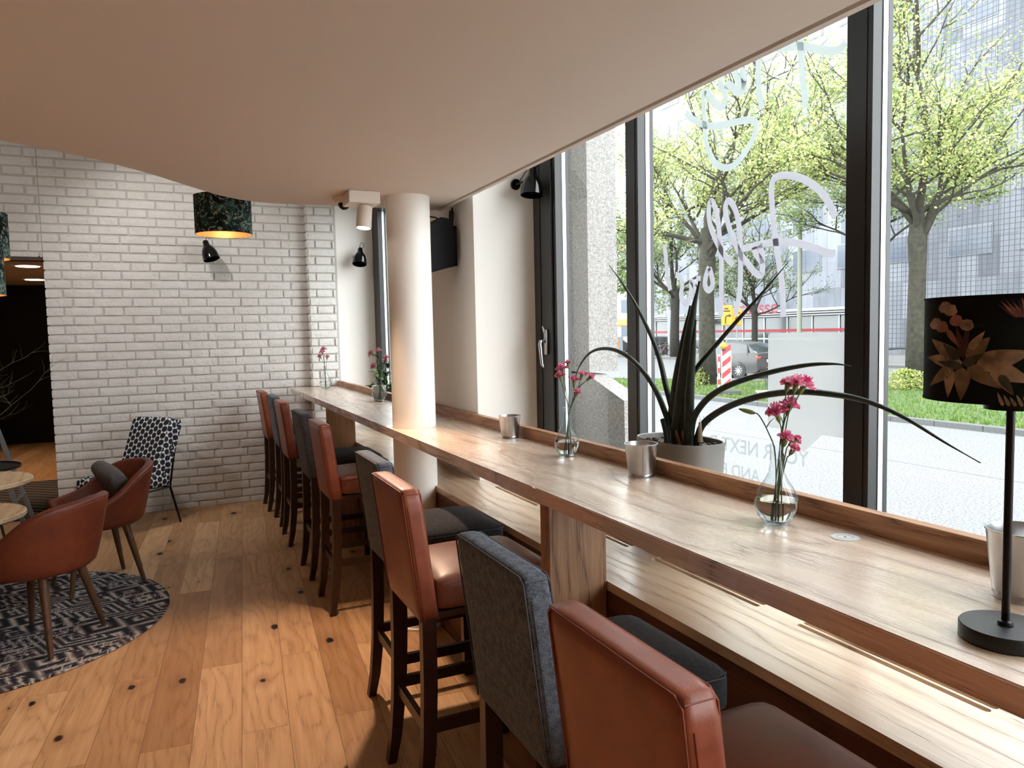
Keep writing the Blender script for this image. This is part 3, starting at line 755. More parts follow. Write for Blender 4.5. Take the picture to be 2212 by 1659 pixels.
def hex_mat(name, sc=36, dark=rgb(38, 44, 56), light=rgb(226, 226, 224)):
    t = NT(name); uv = t.t.nodes.new('ShaderNodeUVMap'); uv.uv_map = 'uv'
    sx = t.n('SeparateXYZ'); t.set(sx.inputs[0], uv.outputs[0]); x, y = sx.outputs[0], sx.outputs[1]
    k = 2*PI*sc*.58
    c1 = t.math('COSINE', t.math('MULTIPLY', x, k*1.1547*.866*1.0))
    c2 = t.math('COSINE', t.math('ADD', t.math('MULTIPLY', x, k*.5), t.math('MULTIPLY', y, k*.866)))
    c3 = t.math('COSINE', t.math('SUBTRACT', t.math('MULTIPLY', x, k*.5), t.math('MULTIPLY', y, k*.866)))
    v = t.math('ADD', c1, t.math('ADD', c2, c3))
    col = t.mix(t.ramp(t.math('MULTIPLY_ADD', v, .2, .5), [(.30, 0.0), (.32, 1.0)]), light, dark)
    t.bsdf(col, .8, 0, None, .2); return t.m
HEXF = hex_mat('honeycomb_fabric')
make_tub('tub_chair', 'rust leather tub chair nearest the camera, standing on the round rug', (-.715, 4.555, 0), math.atan2(.48, -.87)+R(0))
make_tub('tub_chair', 'rust leather tub chair behind the front one, with a cushion on its seat', (-.515, 5.475, 0), math.atan2(-.34, -.94), True)

# honeycomb lounge chair by the wall
face = math.atan2(-.68, -.73)
t = thing('lounge_chair', 'high-back honeycomb-patterned chair on black legs against the brick wall', 'armchair', (-.42, 6.98, 0), face)
b = MB()
m = Matrix.Translation((-.24, 0, .64)) @ Matrix.Rotation(R(-22), 4, 'Y')
b.cushion((0, 0, 0), (.11, .46, .60), .04, cuts=8, mat=m); bk = b.build('backrest', HEXF, t, smooth=True, uv=True)
b = MB(); m2 = Matrix.Translation((-.30, 0, .62)) @ Matrix.Rotation(R(-22), 4, 'Y'); b.cushion((0, 0, 0), (.05, .48, .60), .022, cuts=8, mat=m2); b.build('back_shell', HEXF, t, smooth=True, uv=True)
b = MB(); b.cushion((.03, 0, .405), (.56, .48, .13), .05, cuts=8, crown=.01, mat=Matrix.Rotation(R(-3), 4, 'Y')); b.build('seat', HEXF, t, smooth=True, uv=True)
b = MB()
for sy in (-1, 1): b.tube([(-.34, sy*.23, .72), (-.25, sy*.235, .33), (.26, sy*.235, .33)], .009, 8)
b.tube([(-.25, -.235, .33), (-.25, .235, .33)], .009, 8); b.tube([(.26, -.235, .33), (.26, .235, .33)], .009, 8); b.build('frame', BLK, t)
for sx, sy in ((-1, -1), (-1, 1), (1, -1), (1, 1)):
    b = MB(); x = -.25 if sx < 0 else .24; b.tube([(x, sy*.235, .33), (x+sx*.085, sy*.245, 0)], [.010, .008], 8); b.build('leg', BLK, t)

# round wooden tables, black tray table
def round_table(cx, cy, r, z, label, th=.032):
    t = thing('side_table', label, 'table', (cx, cy, 0), 0, 'round wooden side tables')
    b = MB(); b.lathe([(0, z-th), (r-.012, z-th), (r, z-th+.008), (r, z-.006), (r-.006, z), (0, z)], 72); b.build('table_top', W_TABLE, t, angle=40)
    b = MB(); b.lathe([(.02, z-th), (.02, .02)], 20); b.box(-.1, .1, -.02, .02, z-th-.006, z-th); b.build('pole', BLKM, t, angle=40)
    b = MB(); b.lathe([(0, .0075), (.17, .0075), (.17, .014), (.03, .026), (0, .026)], 48); b.build('base', BLKM, t, angle=40)
round_table(-1.228, 5.57, .37, .74, 'round pale wooden table top at the left edge, the farther and larger one')
round_table(-1.085, 4.735, .315, .69, 'round pale wooden table top at the left edge, the nearer and lower one')
t = thing('tray_table', 'low black round tray table behind the wooden tables', 'table', (-1.33, 6.35, 0))
b = MB(); b.lathe([(0, .70), (.285, .70), (.285, .718), (.278, .718), (.276, .706), (0, .706)], 64); b.build('tray', BLKM, t, angle=40)
for k in range(3):
    a_ = R(90+120*k); b = MB(); b.tube([(.1*math.cos(a_), .1*math.sin(a_), .70), (.24*math.cos(a_), .24*math.sin(a_), 0)], .009, 8); b.build('leg', BLKM, t)
# grey A-frame stand behind
t = thing('display_stand', 'grey metal A-frame stand leg behind the black tray table', 'stand', (-1.28, 6.9, 0))
GM = plain('grey_metal', rgb(128, 130, 132), .5, .3)
for sy in (0, 1):
    b = MB(); b.bar((-.22, sy*.35, 1.5), (.20, sy*.35-.1, 0), .035, .012, up=(0, 1, 0)); b.build('leg', GM, t)
b = MB(); b.bar((.10, -.05, .36), (.10, .3, .36), .03, .012); b.build('crossbar', GM, t)

# vase of dry branches on the tray table
t = thing('branch_vase', 'tall glass vase of dry branches on the black tray table at the left edge', 'vase', (-1.40, 6.34, .706))
b = MB(); b.lathe([(0, .001), (.05, .001), (.055, .02), (.055, .26), (.052, .26), (.052, .02), (0, .008)], 32); b.build('vase_body', VGL, t, smooth=True)
TWIG = plain('dry_twig', rgb(88, 92, 74), .8)
b = MB(); r2 = random.Random(12)
def twig(b, p, d, L, r, depth):
    pts = [p]; q = p.copy(); dd = d.copy()
    for i in range(4):
        dd = (dd+Vector((r2.uniform(-.3, .3), r2.uniform(-.3, .3), r2.uniform(-.2, .25)))).normalized(); q = q+dd*L/4; pts.append(q.copy())
    b.tube(pts, [r*(1-.15*i) for i in range(5)], 5)
    if depth:
        for i in (1, 2, 3, 4):
            for s_2 in range(1 if depth > 1 else 2):
                e = (dd+Vector((r2.uniform(-1, 1), r2.uniform(-1, 1), r2.uniform(-.5, .6)))).normalized(); twig(b, pts[i], e, L*.42, r*.55, depth-1)
for k in range(11):
    a_ = R(360/11*k); twig(b, Vector((.015*math.cos(a_), .015*math.sin(a_), .02)), Vector((math.cos(a_)*.12-.05, math.sin(a_)*.25, 1)).normalized(), .70, .0035, 2)
b.build('branch', TWIG, t)

# person standing in the dark room beyond the doorway
def skinned(name, verts, edges, rads, m, parent=None, sub=2):
    me = bpy.data.meshes.new(name); me.from_pydata(verts, edges, []); o = bpy.data.objects.new(name, me); COL.objects.link(o)
    md = o.modifiers.new('skin', 'SKIN'); md.use_smooth_shade = True
    for i, r_ in enumerate(rads): me.skin_vertices[0].data[i].radius = (r_, r_) if not isinstance(r_, tuple) else r_
    me.skin_vertices[0].data[0].use_root = True
    o.modifiers.new('sub', 'SUBSURF').levels = sub; o.modifiers['sub'].render_levels = sub
    me.materials.append(m)
    if parent: o.parent = parent
    return o
SKIN = plain('skin', rgb(206, 160, 138), .5); CLOTH = plain('black_clothes', rgb(18, 18, 20), .9)
pp = thing('person', 'person in black clothes standing in the dark room beyond the doorway', 'person', (-2.52, 12.0, 0), R(200))
V = [(0, 0, .95), (0, 0, 1.15), (0, .01, 1.38), (0, .02, 1.47), (0, 0, 1.53), (0, -.015, 1.62), (0, 0, 1.70),
     (.19, 0, 1.41), (.25, .03, 1.15), (.24, -.06, .93), (-.19, 0, 1.41), (-.25, .02, 1.15), (-.22, -.08, .94),
     (.1, 0, .88), (.11, -.02, .5), (.11, .03, .08), (.11, -.12, .03), (-.1, 0, .88), (-.12, -.01, .5), (-.12, .03, .08), (-.12, -.12, .03)]
E_ = [(0, 1), (1, 2), (2, 3), (3, 4), (4, 5), (5, 6), (2, 7), (7, 8), (8, 9), (2, 10), (10, 11), (11, 12), (0, 13), (13, 14), (14, 15), (15, 16), (0, 17), (17, 18), (18, 19), (19, 20)]
RR_ = [(.15, .11), (.14, .1), (.15, .11), .06, .06, (.075, .095), (.07, .085), .06, .045, .03, .06, .045, .03, .09, .06, .045, .035, .09, .06, .045, .035]
body = skinned('body', V, E_, RR_, SKIN, pp)
V2 = [(x, y, z) for x, y, z in V]; RR2 = [tuple(q*1.12 for q in r_) if isinstance(r_, tuple) else r_*1.22 for r_ in RR_]
idx = [0, 1, 2, 7, 8, 9, 10, 11, 12, 13, 14, 15, 17, 18, 19]; mp_ = {k: i for i, k in enumerate(idx)}
skinned('clothing', [V2[k] for k in idx], [(mp_[a], mp_[c]) for a, c in E_ if a in mp_ and c in mp_], [RR2[k] for k in idx], CLOTH, pp)
for sx, wx, wy, wz in ((1, .24, -.06, .93), (-1, -.22, -.08, .94)):
    hv = [(wx, wy, wz), (wx, wy-.01, wz-.07)]; he = [(0, 1)]; hr = [.026, (.036, .018)]
    for k in range(4):
        o_ = (k-1.5)*.019; i0 = len(hv)
        L_ = (.07, .08, .075, .058)[k]
        hv += [(wx+o_, wy-.012, wz-.095), (wx+o_, wy-.02, wz-.095-L_*.5), (wx+o_*.9, wy-.008, wz-.095-L_)]; he += [(1, i0), (i0, i0+1), (i0+1, i0+2)]; hr += [.009, .008, .007]
    i0 = len(hv); hv += [(wx-sx*.03, wy-.02, wz-.05), (wx-sx*.045, wy-.03, wz-.085)]; he += [(0, i0), (i0, i0+1)]; hr += [.011, .009]
    skinned('hand', hv, he, hr, SKIN, pp, 1)
b = MB(); b.cushion((0, .01, 1.70), (.17, .2, .16), .075, cuts=6); b.build('hair', plain('dark_hair', rgb(34, 26, 22), .7), pp, smooth=True)
hd = MB()
for sx in (-1, 1): hd.cushion((sx*.032, -.098, 1.635), (.024, .012, .012), .005, cuts=2)
hd.build('eyes', plain('eye', rgb(60, 40, 34), .3), pp, smooth=True)
b = MB(); b.cushion((0, -.108, 1.61), (.024, .03, .045), .01, cuts=3); b.build('nose', SKIN, pp, smooth=True)
b = MB(); b.cushion((0, -.1, 1.572), (.045, .012, .012), .005, cuts=3); b.build('mouth', plain('lips', rgb(170, 96, 88), .5), pp, smooth=True)
# striped doormat in the doorway
def stripes():
    t = NT('striped_mat'); sx = t.n('SeparateXYZ'); t.set(sx.inputs[0], t.mapping(t.coord(), rot=(0, 0, R(-50))))
    t.bsdf(t.mix(t.math('GREATER_THAN', t.math('SINE', t.math('MULTIPLY', sx.outputs[0], 60)), .3), rgb(34, 30, 28), rgb(96, 80, 68)), .9); return t.m
b = MB(); b.box(-2.45, -1.05, 7.8, 9.9, .001, .012, .003, 1); tag(b.build('door_mat', stripes()), 'dark striped mat on the floor of the doorway', 'mat')
# ================================================================== THINGS ON THE COUNTER
def bucket(name, cx, cy, rt, rb, h, label, z=CZ):
    t = thing(name, label, 'bucket', (cx, cy, z+.0003), 0, 'small zinc buckets on the counter')
    b = MB(); b.lathe([(0, .004), (rb-.004, .004), (rb-.001, .0), (rb, .0), (rb, .008), (rb-.002, .011), (rb, .014), (rt, h-.004), (rt+.002, h-.002), (rt+.002, h+.001), (rt-.0005, h+.001), (rt-.0015, h-.002), (rb-.0015, .012), (0, .012)], 48)
    b.build('body', ZINC, t, angle=50)
    b = MB(); a_ = R(-118); u = Vector((math.cos(a_), math.sin(a_), 0))
    b.bar(u*(rb+.0006)+Vector((0, 0, .012)), u*(rt+.0006)+Vector((0, 0, h-.004)), .004, .0012, up=(0, 0, 1)); b.build('side_seam', ZINC, t)
    return t
bucket('zinc_bucket', 1.433, 2.085, .0555, .044, .112, 'small zinc bucket standing in front of the big plant pot')
bucket('zinc_bucket', 1.435, 3.168, .052, .041, .105, 'small zinc bucket standing alone between the column and the flower vase')
p_ = at(2206, 1290, Z=CZ); bucket('zinc_bucket', p_.x, p_.y, .0575, .046, .125, 'zinc bucket at the right edge behind the black lamp pole')
bucket('zinc_bucket', 1.434, 5.60, .055, .043, .11, 'zinc bucket left of the column next to a vase, partly behind the column')

def carnation(b, p, d, r, rr):
    """ruffled flower head: p = top of the calyx, d = direction"""
    p = Vector(p); d = Vector(d).normalized(); a = d.cross(Vector((0, 0, 1)) if abs(d.z) < .9 else Vector((1, 0, 0))).normalized(); c = d.cross(a)
    for layer, (rad, tilt) in enumerate(((1, .25), (.85, .55), (.62, .95), (.4, 1.5))):
        n = 40; k1, ph = rr.choice((7, 9, 11)), rr.uniform(0, 6); rows = []
        for q in (0, .35, .7, 1):
            row = []
            for i in range(n+1):
                th = 2*PI*i/n; wv = math.sin(k1*th+ph)*.13*q+math.sin(k1*2.3*th+2*ph)*.06*q
                R_ = r*rad*q*(1+.12*math.sin(3*th+ph)); h = r*(tilt*q*.6+wv)
                row.append(p+a*(R_*math.cos(th))+c*(R_*math.sin(th))+d*h)
            rows.append(row)
        b.strip(rows)
def vase(name, cx, cy, label, stems, seed, sc=1.0, nk=.2, pal=None, tall=1.0):
    """glass bud vase with carnations; stems: list of (point list relative to vase base, head radius)"""
    rr = random.Random(seed)
    t = thing(name, label, 'vase', (cx, cy, CZ+.0003), 0, 'glass bud vases with carnations')
    P_ = [(0, .0), (.026, .0), (.034, .004), (.046, .022), (.0535, .045), (.052, .066), (.042, .09), (.029, .11), (.0195, .13), (.0155, .155), (.0145, .18), (.0165, nk)]
    P_ = [(r*sc, z*sc*tall) for r, z in P_]
    inn = [(max(r-.002, 0), z) for r, z in P_[::-1]][:-2]+[(.03*sc, .012), (0, .012)]
    b = MB(); b.lathe(P_+[(P_[-1][0]-.001, P_[-1][1]+.0012)]+inn, 48); b.build('vase_body', VGL, t, smooth=True)
    b = MB(); wl = .062*sc; W = [(0, .0125), (.029*sc, .0125), (.043*sc, .023), (.0505*sc, .045*tall), (.0495*sc, wl), (0, wl)]; b.lathe(W, 48); b.build('water', WATER, t, angle=60)
    for k, (pts, hr, bud) in enumerate(stems):
        hr *= 1.4
        pts = [Vector(q) for q in pts]
        b = MB(); sp = smooth_path([tuple(q) for q in pts], 4); b.tube(sp, .0016*sc, 6)
        for q in range(0, len(sp)-3, 9):   # narrow leaves at the nodes
            a_ = Vector(sp[q]); 
            if a_.z < .21*sc: continue
            s = rr.choice((-1, 1)); dv = Vector((rr.uniform(-.4, .4), s*rr.uniform(.3, .6), 1)).normalized()
            b.tube([a_, a_+dv*.018*sc, a_+dv*.03*sc+Vector((0, s*.006, 0))], [.0014, .0012, .0003], 4)
        st = b.build('stem', STEMG, t, smooth=True)
        end = Vector(sp[-1]); d = (end-Vector(sp[-4])).normalized()
        b = MB(); m = d.to_track_quat('Z', 'Y').to_matrix().to_4x4(); m.translation = end-d*.004
        L = .024*sc*(1.0 if not bud else 1.1)
        b.lathe([(.0, 0), (.003*sc, .001), (.0058*sc, L*.35), (.0062*sc, L*.7), (.0078*sc, L), (0, L)] if not bud else [(0, 0), (.003*sc, .001), (.0062*sc, L*.4), (.0055*sc, L), (.002*sc, L*1.5), (0, L*1.55)], 12); b.xf(m); b.build('calyx', CALYX, st, smooth=True)
        if not bud:
            b = MB(); carnation(b, end+d*L*.85, d, hr, rr); b.build('blossom', pal or PETAL, st, smooth=True)
    return t
def stem_from(pix, cx, cy, base=(0, 0, .02), jit=0):
    """stem through photo points in the upright plane through the vase axis that faces the room's left"""
    out = [Vector(base)]
    n = Vector((cx, cy, 0)).normalized()
    for i, (x, y) in enumerate(pix):
        d = at(x, y, Y=1.0)-Vector((0, 0, CAM_H)); tt = Vector((cx, cy, 0)).dot(n)/d.dot(n)
        p = Vector((0, 0, CAM_H))+d*tt - Vector((cx, cy, CZ)); p += n*jit*(i/len(pix)); out.append(p)
    return out
vx, vy = 1.372, 1.402
near = [([(1688, 980), (1692, 915), (1712, 880), (1728, 850)], .020, 0, .01), ([(1690, 985), (1702, 900), (1712, 862), (1716, 845)], .017, 0, -.012), ([(1684, 975), (1688, 930), (1683, 908)], .020, 0, -.015),
        ([(1682, 990), (1690, 930), (1700, 895)], .018, 0, .006), ([(1686, 1000), (1690, 950), (1697, 860), (1699, 846)], .014, 0, .02), ([(1675, 985), (1660, 935), (1640, 898), (1628, 892)], .01, 1, 0),
        ([(1692, 1000), (1690, 975), (1693, 962)], .015, 0, -.01), ([(1695, 990), (1700, 968), (1706, 962)], .010, 0, .01), ([(1697, 1000), (1704, 985), (1707, 980)], .010, 0, -.008)]
vase('flower_vase', vx, vy, 'glass bud vase of pink carnations nearest the camera, between lamp and plant pot', [(stem_from(a, vx, vy, (rnd.uniform(-.015, .015), rnd.uniform(-.015, .015), .02), j), hr, bud) for a, hr, bud, j in near], 3, 1.02)
vx, vy = 1.416, 2.575
mid = [([(1227, 885), (1222, 840), (1216, 808)], .019, 0, .0), ([(1228, 885), (1218, 845), (1212, 822)], .016, 0, -.02), ([(1228, 885), (1230, 830), (1228, 795)], .011, 0, .02), ([(1230, 890), (1240, 860), (1240, 832)], .015, 0, -.01),
       ([(1231, 890), (1245, 850), (1254, 820)], .014, 0, .01), ([(1231, 885), (1250, 840), (1268, 822)], .013, 0, .015), ([(1229, 890), (1238, 868), (1243, 856)], .012, 0, -.015)]
vase('flower_vase', vx, vy, 'glass bud vase of small pink carnations beside the window handle frame', [(stem_from(a, vx, vy, (rnd.uniform(-.015, .015), rnd.uniform(-.015, .015), .02), j), hr, bud) for a, hr, bud, j in mid], 5, .97, pal=PETAL)
vx, vy = 1.405, 5.47
far = [([(823, 800), (815, 775), (808, 768)], .022, 0, 0), ([(823, 800), (822, 780), (819, 765)], .02, 0, .02), ([(824, 800), (830, 785), (832, 778)], .018, 0, -.02), ([(823, 805), (815, 798), (812, 795)], .02, 0, -.02), ([(824, 805), (828, 792), (830, 787)], .018, 0, .0)]
vase('flower_vase', vx, vy, 'glass bud vase of pink carnations left of the column, in front of the leafy plant', [(stem_from(a, vx, vy, (rnd.uniform(-.01, .01), 0, .02), j), hr, bud) for a, hr, bud, j in far], 8, 1.1, pal=PETAL2)
vx, vy = 1.318, 7.17
far2 = [([(701, 800), (700, 780), (697, 766)], .022, 0, 0), ([(702, 800), (700, 775), (699, 760)], .022, 0, .02), ([(702, 800), (702, 790), (694, 774)], .02, 0, -.02), ([(703, 805), (705, 785), (706, 776)], .018, 0, -.02)]
vase('flower_vase', vx, vy, 'farthest glass bud vase of pink carnations, by the brick wall', [(stem_from(a, vx, vy, (rnd.uniform(-.01, .01), 0, .02), j), hr, bud) for a, hr, bud, j in far2], 9, 1.08, pal=PETAL2)
b = MB(); b.lathe([(0, 0), (.03, 0), (.032, .004), (.042, .098), (.0395, .098), (.03, .008), (0, .008)], 32)
o = b.build('glass_tumbler', VGL, smooth=True); o.location = (1.395, 7.24, CZ+.0003); tag(o, 'empty clear glass tumbler behind the farthest flower vase', 'glass')
# charging discs let into the counter
for q, (x, y, lab) in enumerate(((1.42, 1.232, 'round flush charging disc in the counter between the nearest vase and the lamp'), (1.372, 3.01, 'round flush charging disc in the counter beside the lone zinc bucket'))):
    t = thing('charging_disc', lab, 'wireless charger', (x, y, CZ), 0, 'charging discs in the counter')
    b = MB(); b.lathe([(0, .0002), (.0335, .0002), (.0335, .0008), (0, .0008)], 48); b.build('disc', plain('disc_clear%d' % q, rgb(206, 208, 206), .25), t)
    b = MB()
    for r_ in (.0325, .019): b.lathe([(r_-.0012, .0008), (r_-.0012, .0012), (r_, .0012), (r_, .0008)], 48)
    b.build('ring', plain('disc_ring%d' % q, rgb(128, 138, 146), .4), t)
    b = MB(); b.lathe([(0, .0013), (.003, .0013), (.003, .0008)], 16); b.build('centre_dot', BLKM, t)

# ---- table lamp at the right
def floral():
    t = NT('floral_shade'); co = t.coord()
    n1 = t.noise(co, 7, 3); n2 = t.noise(t.mapping(co, (1, 1, 3)), 26, 3, .6)
    base = t.ramp(n1, [(.4, rgb(15, 12, 12)), (.62, rgb(17, 26, 22))])
    col = t.mix(t.ramp(n2, [(.62, 0.0), (.68, 1.0)]), base, rgb(34, 30, 22)); t.bsdf(col, .85, 0, t.bump(t.noise(co, 400, 2), .25, .001), .15); return t.m
SHADE = floral()
CREAM = plain('shade_petal_cream', rgb(146, 122, 98), .85, nscale=40, namp=.2); PINKP = plain('shade_petal_pink', rgb(132, 84, 74), .85, nscale=40, namp=.15); OLIVE = plain('shade_petal_olive', rgb(58, 58, 40), .85, nscale=40, namp=.2); WINE = plain('shade_stem_wine', rgb(60, 28, 28), .85)
lx, ly, SR, SZ0, SZ1 = 1.168, .708, .1185, .381, .538
t = thing('table_lamp', 'black table lamp with dark flower-patterned drum shade at the right edge', 'lamp', (lx, ly, CZ+.0003))
b = MB(); b.lathe([(0, 0), (.062, 0), (.064, .002), (.064, .022), (.0625, .024), (0, .024)], 72); b.build('base', BLKM, t, angle=40)
b = MB(); b.lathe([(.006, .026), (.006, SZ0-.006)], 24); b.lathe([(.0, .026), (.011, .026), (.010, .03), (.006, .032)], 24); b.lathe([(0, SZ0-.016), (.036, SZ0-.016), (.036, SZ0-.004), (0, SZ0-.004)], 32); b.build('pole', BLK, t, angle=40)
b = MB(); b.lathe([(SR, SZ0), (SR, SZ1)], 96); b.lathe([(SR-.002, SZ0), (SR-.002, SZ1)], 96); b.lathe([(SR-.003, SZ1), (SR+.0008, SZ1), (SR+.0008, SZ1-.003)], 96); b.lathe([(SR-.003, SZ0), (SR+.0008, SZ0), (SR+.0008, SZ0+.003)], 96)
shf = Matrix.Identity(4)
A_cam = math.atan2(-ly, -lx)           # direction from lamp to the viewer's side
def on_shade(u, v, k):
    """u: metres leftward round the drum as seen from the room, v: height"""
    a_ = A_cam-u/SR; r_ = SR+.0006+.0004*k
    return Vector((r_*math.cos(a_), r_*math.sin(a_), v))
def petal(b, u0, v0, ang, L, w, k, mi, curl=0, blunt=.5):
    b.mi = mi; n = 9; rows = []
    for i in range(n+1):
        s = i/n; wd = w*math.sin(PI*min(1, s**blunt))**.8*.5 if s < 1 else 0
        wd = w*.5*(math.sin(PI*s**blunt)**.9 if 0 < s < 1 else 0)
        aa = ang+curl*s; cu, cv = u0+L*s*math.cos(ang+curl*s*.5), v0+L*s*math.sin(ang+curl*s*.5)
        nx, ny = -math.sin(aa), math.cos(aa)
        rows.append([on_shade(cu+nx*wd*q, cv+ny*wd*q, k) for q in (-1, 0, 1)])
    b.strip(rows)
def px_uv(x, y):   # zoomed crop (1960,600) scale 5.53 -> drum coordinates
    X_, Y_ = 1960+x/5.53, 600+y/5.53
    s = max(-1, min(1, (2172-X_)/174.)); u = math.asin(s)*SR
    return u, SZ0+(888-Y_)/(888-632)*(SZ1-SZ0)
def ppet(x0, y0, x1, y1, w, k, mi, curl=0, blunt=.55):
    (u0, v0), (u1, v1) = px_uv(x0, y0), px_uv(x1, y1)
    petal(b, u0, v0, math.atan2(v1-v0, u1-u0), math.hypot(u1-u0, v1-v0), w, k, mi, curl, blunt)
PK = iter(range(99))
for a_ in ((660, 1020, 340, 740, .032, 1), (690, 1060, 300, 1000, .03, 1), (730, 1000, 960, 720, .036, 1), (830, 1080, 1380, 900, .042, 1), (740, 1100, 1080, 1380, .03, 1), (950, 1090, 1390, 1300, .035, 1),
           (600, 1110, 330, 1400, .026, 1), (560, 1130, 540, 1540, .026, 1), (690, 1120, 680, 1560, .034, 1), (1000, 1150, 1180, 1450, .02, 1)): ppet(*a_[:4], a_[4]*.72, 2, a_[5] if PK.__next__() % 2 else 5)
for a_ in ((650, 1010, 480, 800, .014, 3), (700, 1090, 900, 930, .014, 3), (700, 1110, 420, 1050, .012, 3), (1060, 1200, 1200, 1460, .012, 3), (760, 880, 910, 640, .012, 1), (520, 620, 660, 850, .010, 2), (700, 1000, 620, 560, .012, 4), (690, 950, 760, 480, .010, 4)): ppet(*a_[:4], a_[4], 3, a_[5])
for cx_, cy_, mi in ((400, 540, 1), (560, 360, 1), (620, 500, 2), (730, 560, 1), (470, 580, 2), (500, 320, 1)):
    for q in range(5): 
        aa = q*1.257+.4; ppet(cx_, cy_, cx_+78*math.cos(aa), cy_+78*math.sin(aa), .014, 4, mi, 0, .8)
for q in range(12): ppet(1200+q*14, 480, 1020+q*32, 300-((q*37) % 90), .004, 3, 2 if q % 2 else 4)
for q in range(6): ppet(1100+q*60, 1600, 1040+q*60, 1420+((q*29) % 60), .005, 3, 1)
for u_ in (-.16, -.24, -.33, .24, .33):
    for q in range(7): petal(b, u_, SZ0+.06, q*.9, .05, .02, 2, 1 if q % 2 else 2)
b.build('lamp_shade', [SHADE, CREAM, PINKP, OLIVE, WINE, plain('shade_petal_tan', rgb(112, 94, 70), .85, nscale=40, namp=.2)], t, smooth=False, angle=60)
b = MB(); b.cushion((0, 0, SZ0+.07), (.05, .05, .07), .024, cuts=5); b.build('bulb', plain('unlit_bulb', rgb(230, 226, 216), .3), t, smooth=True)

# ================================================================== PLANTS ON THE SILL
t = thing('cylinder_plant_pot', 'grey plant pot with tall dark spear-shaped leaves on the window sill', 'potted plant', (1.715, 2.215, SILL_Z+.0005))
def pot_ring(s, z, e=3.0):
    out = []
    for k in range(48):
        th = 2*PI*k/48; c, q = math.cos(th), math.sin(th)
        out.append(Vector((.118*s*math.copysign(abs(c)**(2/3.0), c), .19*s*math.copysign(abs(q)**(2/2.4), q)+.03, z)))
    return out
b = MB(); rows = [pot_ring(.8, 0), pot_ring(.9, .12), pot_ring(1, .405), pot_ring(.985, .412), pot_ring(.95, .41), pot_ring(.93, .33)]
b.strip([r_+[r_[0]] for r_ in rows]); b.bm.faces.new([b.bm.verts.new(p) for p in rows[0][::-1]]); bmesh.ops.remove_doubles(b.bm, verts=b.bm.verts, dist=1e-5)
b.build('pot', GREYP, t, angle=40)
b = MB(); b.bm.faces.new([b.bm.verts.new(p+Vector((0, 0, .0))) for p in pot_ring(.945, .39)])
r3 = random.Random(5)
for k in range(170):
    x, y = r3.uniform(-.13, .13), r3.uniform(-.17, .17)
    if (x/.108)**2+(y/.17)**2 > 1: continue
    y += .03
    q = r3.uniform(.004, .009); b.cushion((x, y, .393+r3.uniform(0, .003)), (q*2, q*1.6, q*1.4), q*.5, cuts=1)
b.build('gravel', SOIL, t)
def leaf(pix, r0, Xp, tipr=.0015, Xend=None):
    n = len(pix); pts = []
    for i, (x, y) in enumerate(pix):
        XX = Xp+((Xend-Xp)*i/(n-1) if Xend is not None else 0); pts.append(at(x, y, X=XX)-Vector((1.715, 2.215, SILL_Z+.0005)))
    p0 = pts[0].copy(); p0.z = .38; pts = [p0]+pts if pts[0].z > .385 else pts
    sp = [Vector(q) for q in smooth_path([tuple(q) for q in pts], 6)]; m = len(sp)
    b = MB(); b.tube(sp, [max(tipr, r0*min(1, (1-(i/(m-1))**2.6)*1.0)) for i in range(m)], 12)
    b.build('leaf', SANS, t, smooth=True)
leaf([(1462, 925), (1440, 840), (1420, 760), (1385, 680), (1350, 620), (1316, 573)], .0115, 1.70, Xend=1.74)
leaf([(1455, 935), (1440, 900), (1420, 850), (1390, 803), (1350, 766), (1310, 753), (1275, 762), (1250, 795), (1238, 838)], .0115, 1.69, Xend=1.70)
leaf([(1458, 930), (1490, 820), (1560, 730), (1640, 640), (1702, 567)], .0105, 1.77, Xend=1.72)
leaf([(1492, 945), (1500, 900), (1530, 860), (1580, 830), (1660, 805), (1740, 789), (1800, 786), (1838, 791)], .0125, 1.70, Xend=1.72)
leaf([(1505, 955), (1520, 915), (1570, 880), (1640, 856), (1720, 846), (1800, 852), (1870, 866), (1950, 900), (2040, 955), (2118, 1000)], .0125, 1.72, Xend=1.73)
for pix, r_, X_ in (([(1462, 945), (1476, 820), (1492, 700), (1511, 607)], .026, 1.705), ([(1478, 945), (1484, 820), (1494, 720), (1505, 640)], .025, 1.72), ([(1450, 945), (1462, 830), (1478, 730), (1491, 660)], .023, 1.715), ([(1488, 948), (1490, 850), (1497, 750), (1503, 690)], .020, 1.70)): leaf(pix, r_, X_, .004)
leaf([(1440, 940), (1432, 905)], .012, 1.66, .011); 
b = MB(); b.tube([at(1513, 955, X=1.68)-Vector(t.location), at(1512, 912, X=1.68)-Vector(t.location)], [.009, .005], 8); b.build('cut_stub', plain('dry_stub', rgb(150, 140, 120), .7), t, smooth=True)
for px_ in (1455, 1470, 1484):
    b = MB(); q = at(px_, 955, X=1.70)-Vector(t.location); b.tube([q+Vector((0, 0, -.02)), q+Vector((-.01, .005, .02)), q+Vector((-.02, .0, .045))], [.014, .012, .002], 6, sq=.4); b.build('dry_sheath', plain('dry_sheath', rgb(150, 104, 70), .7), t, smooth=True)

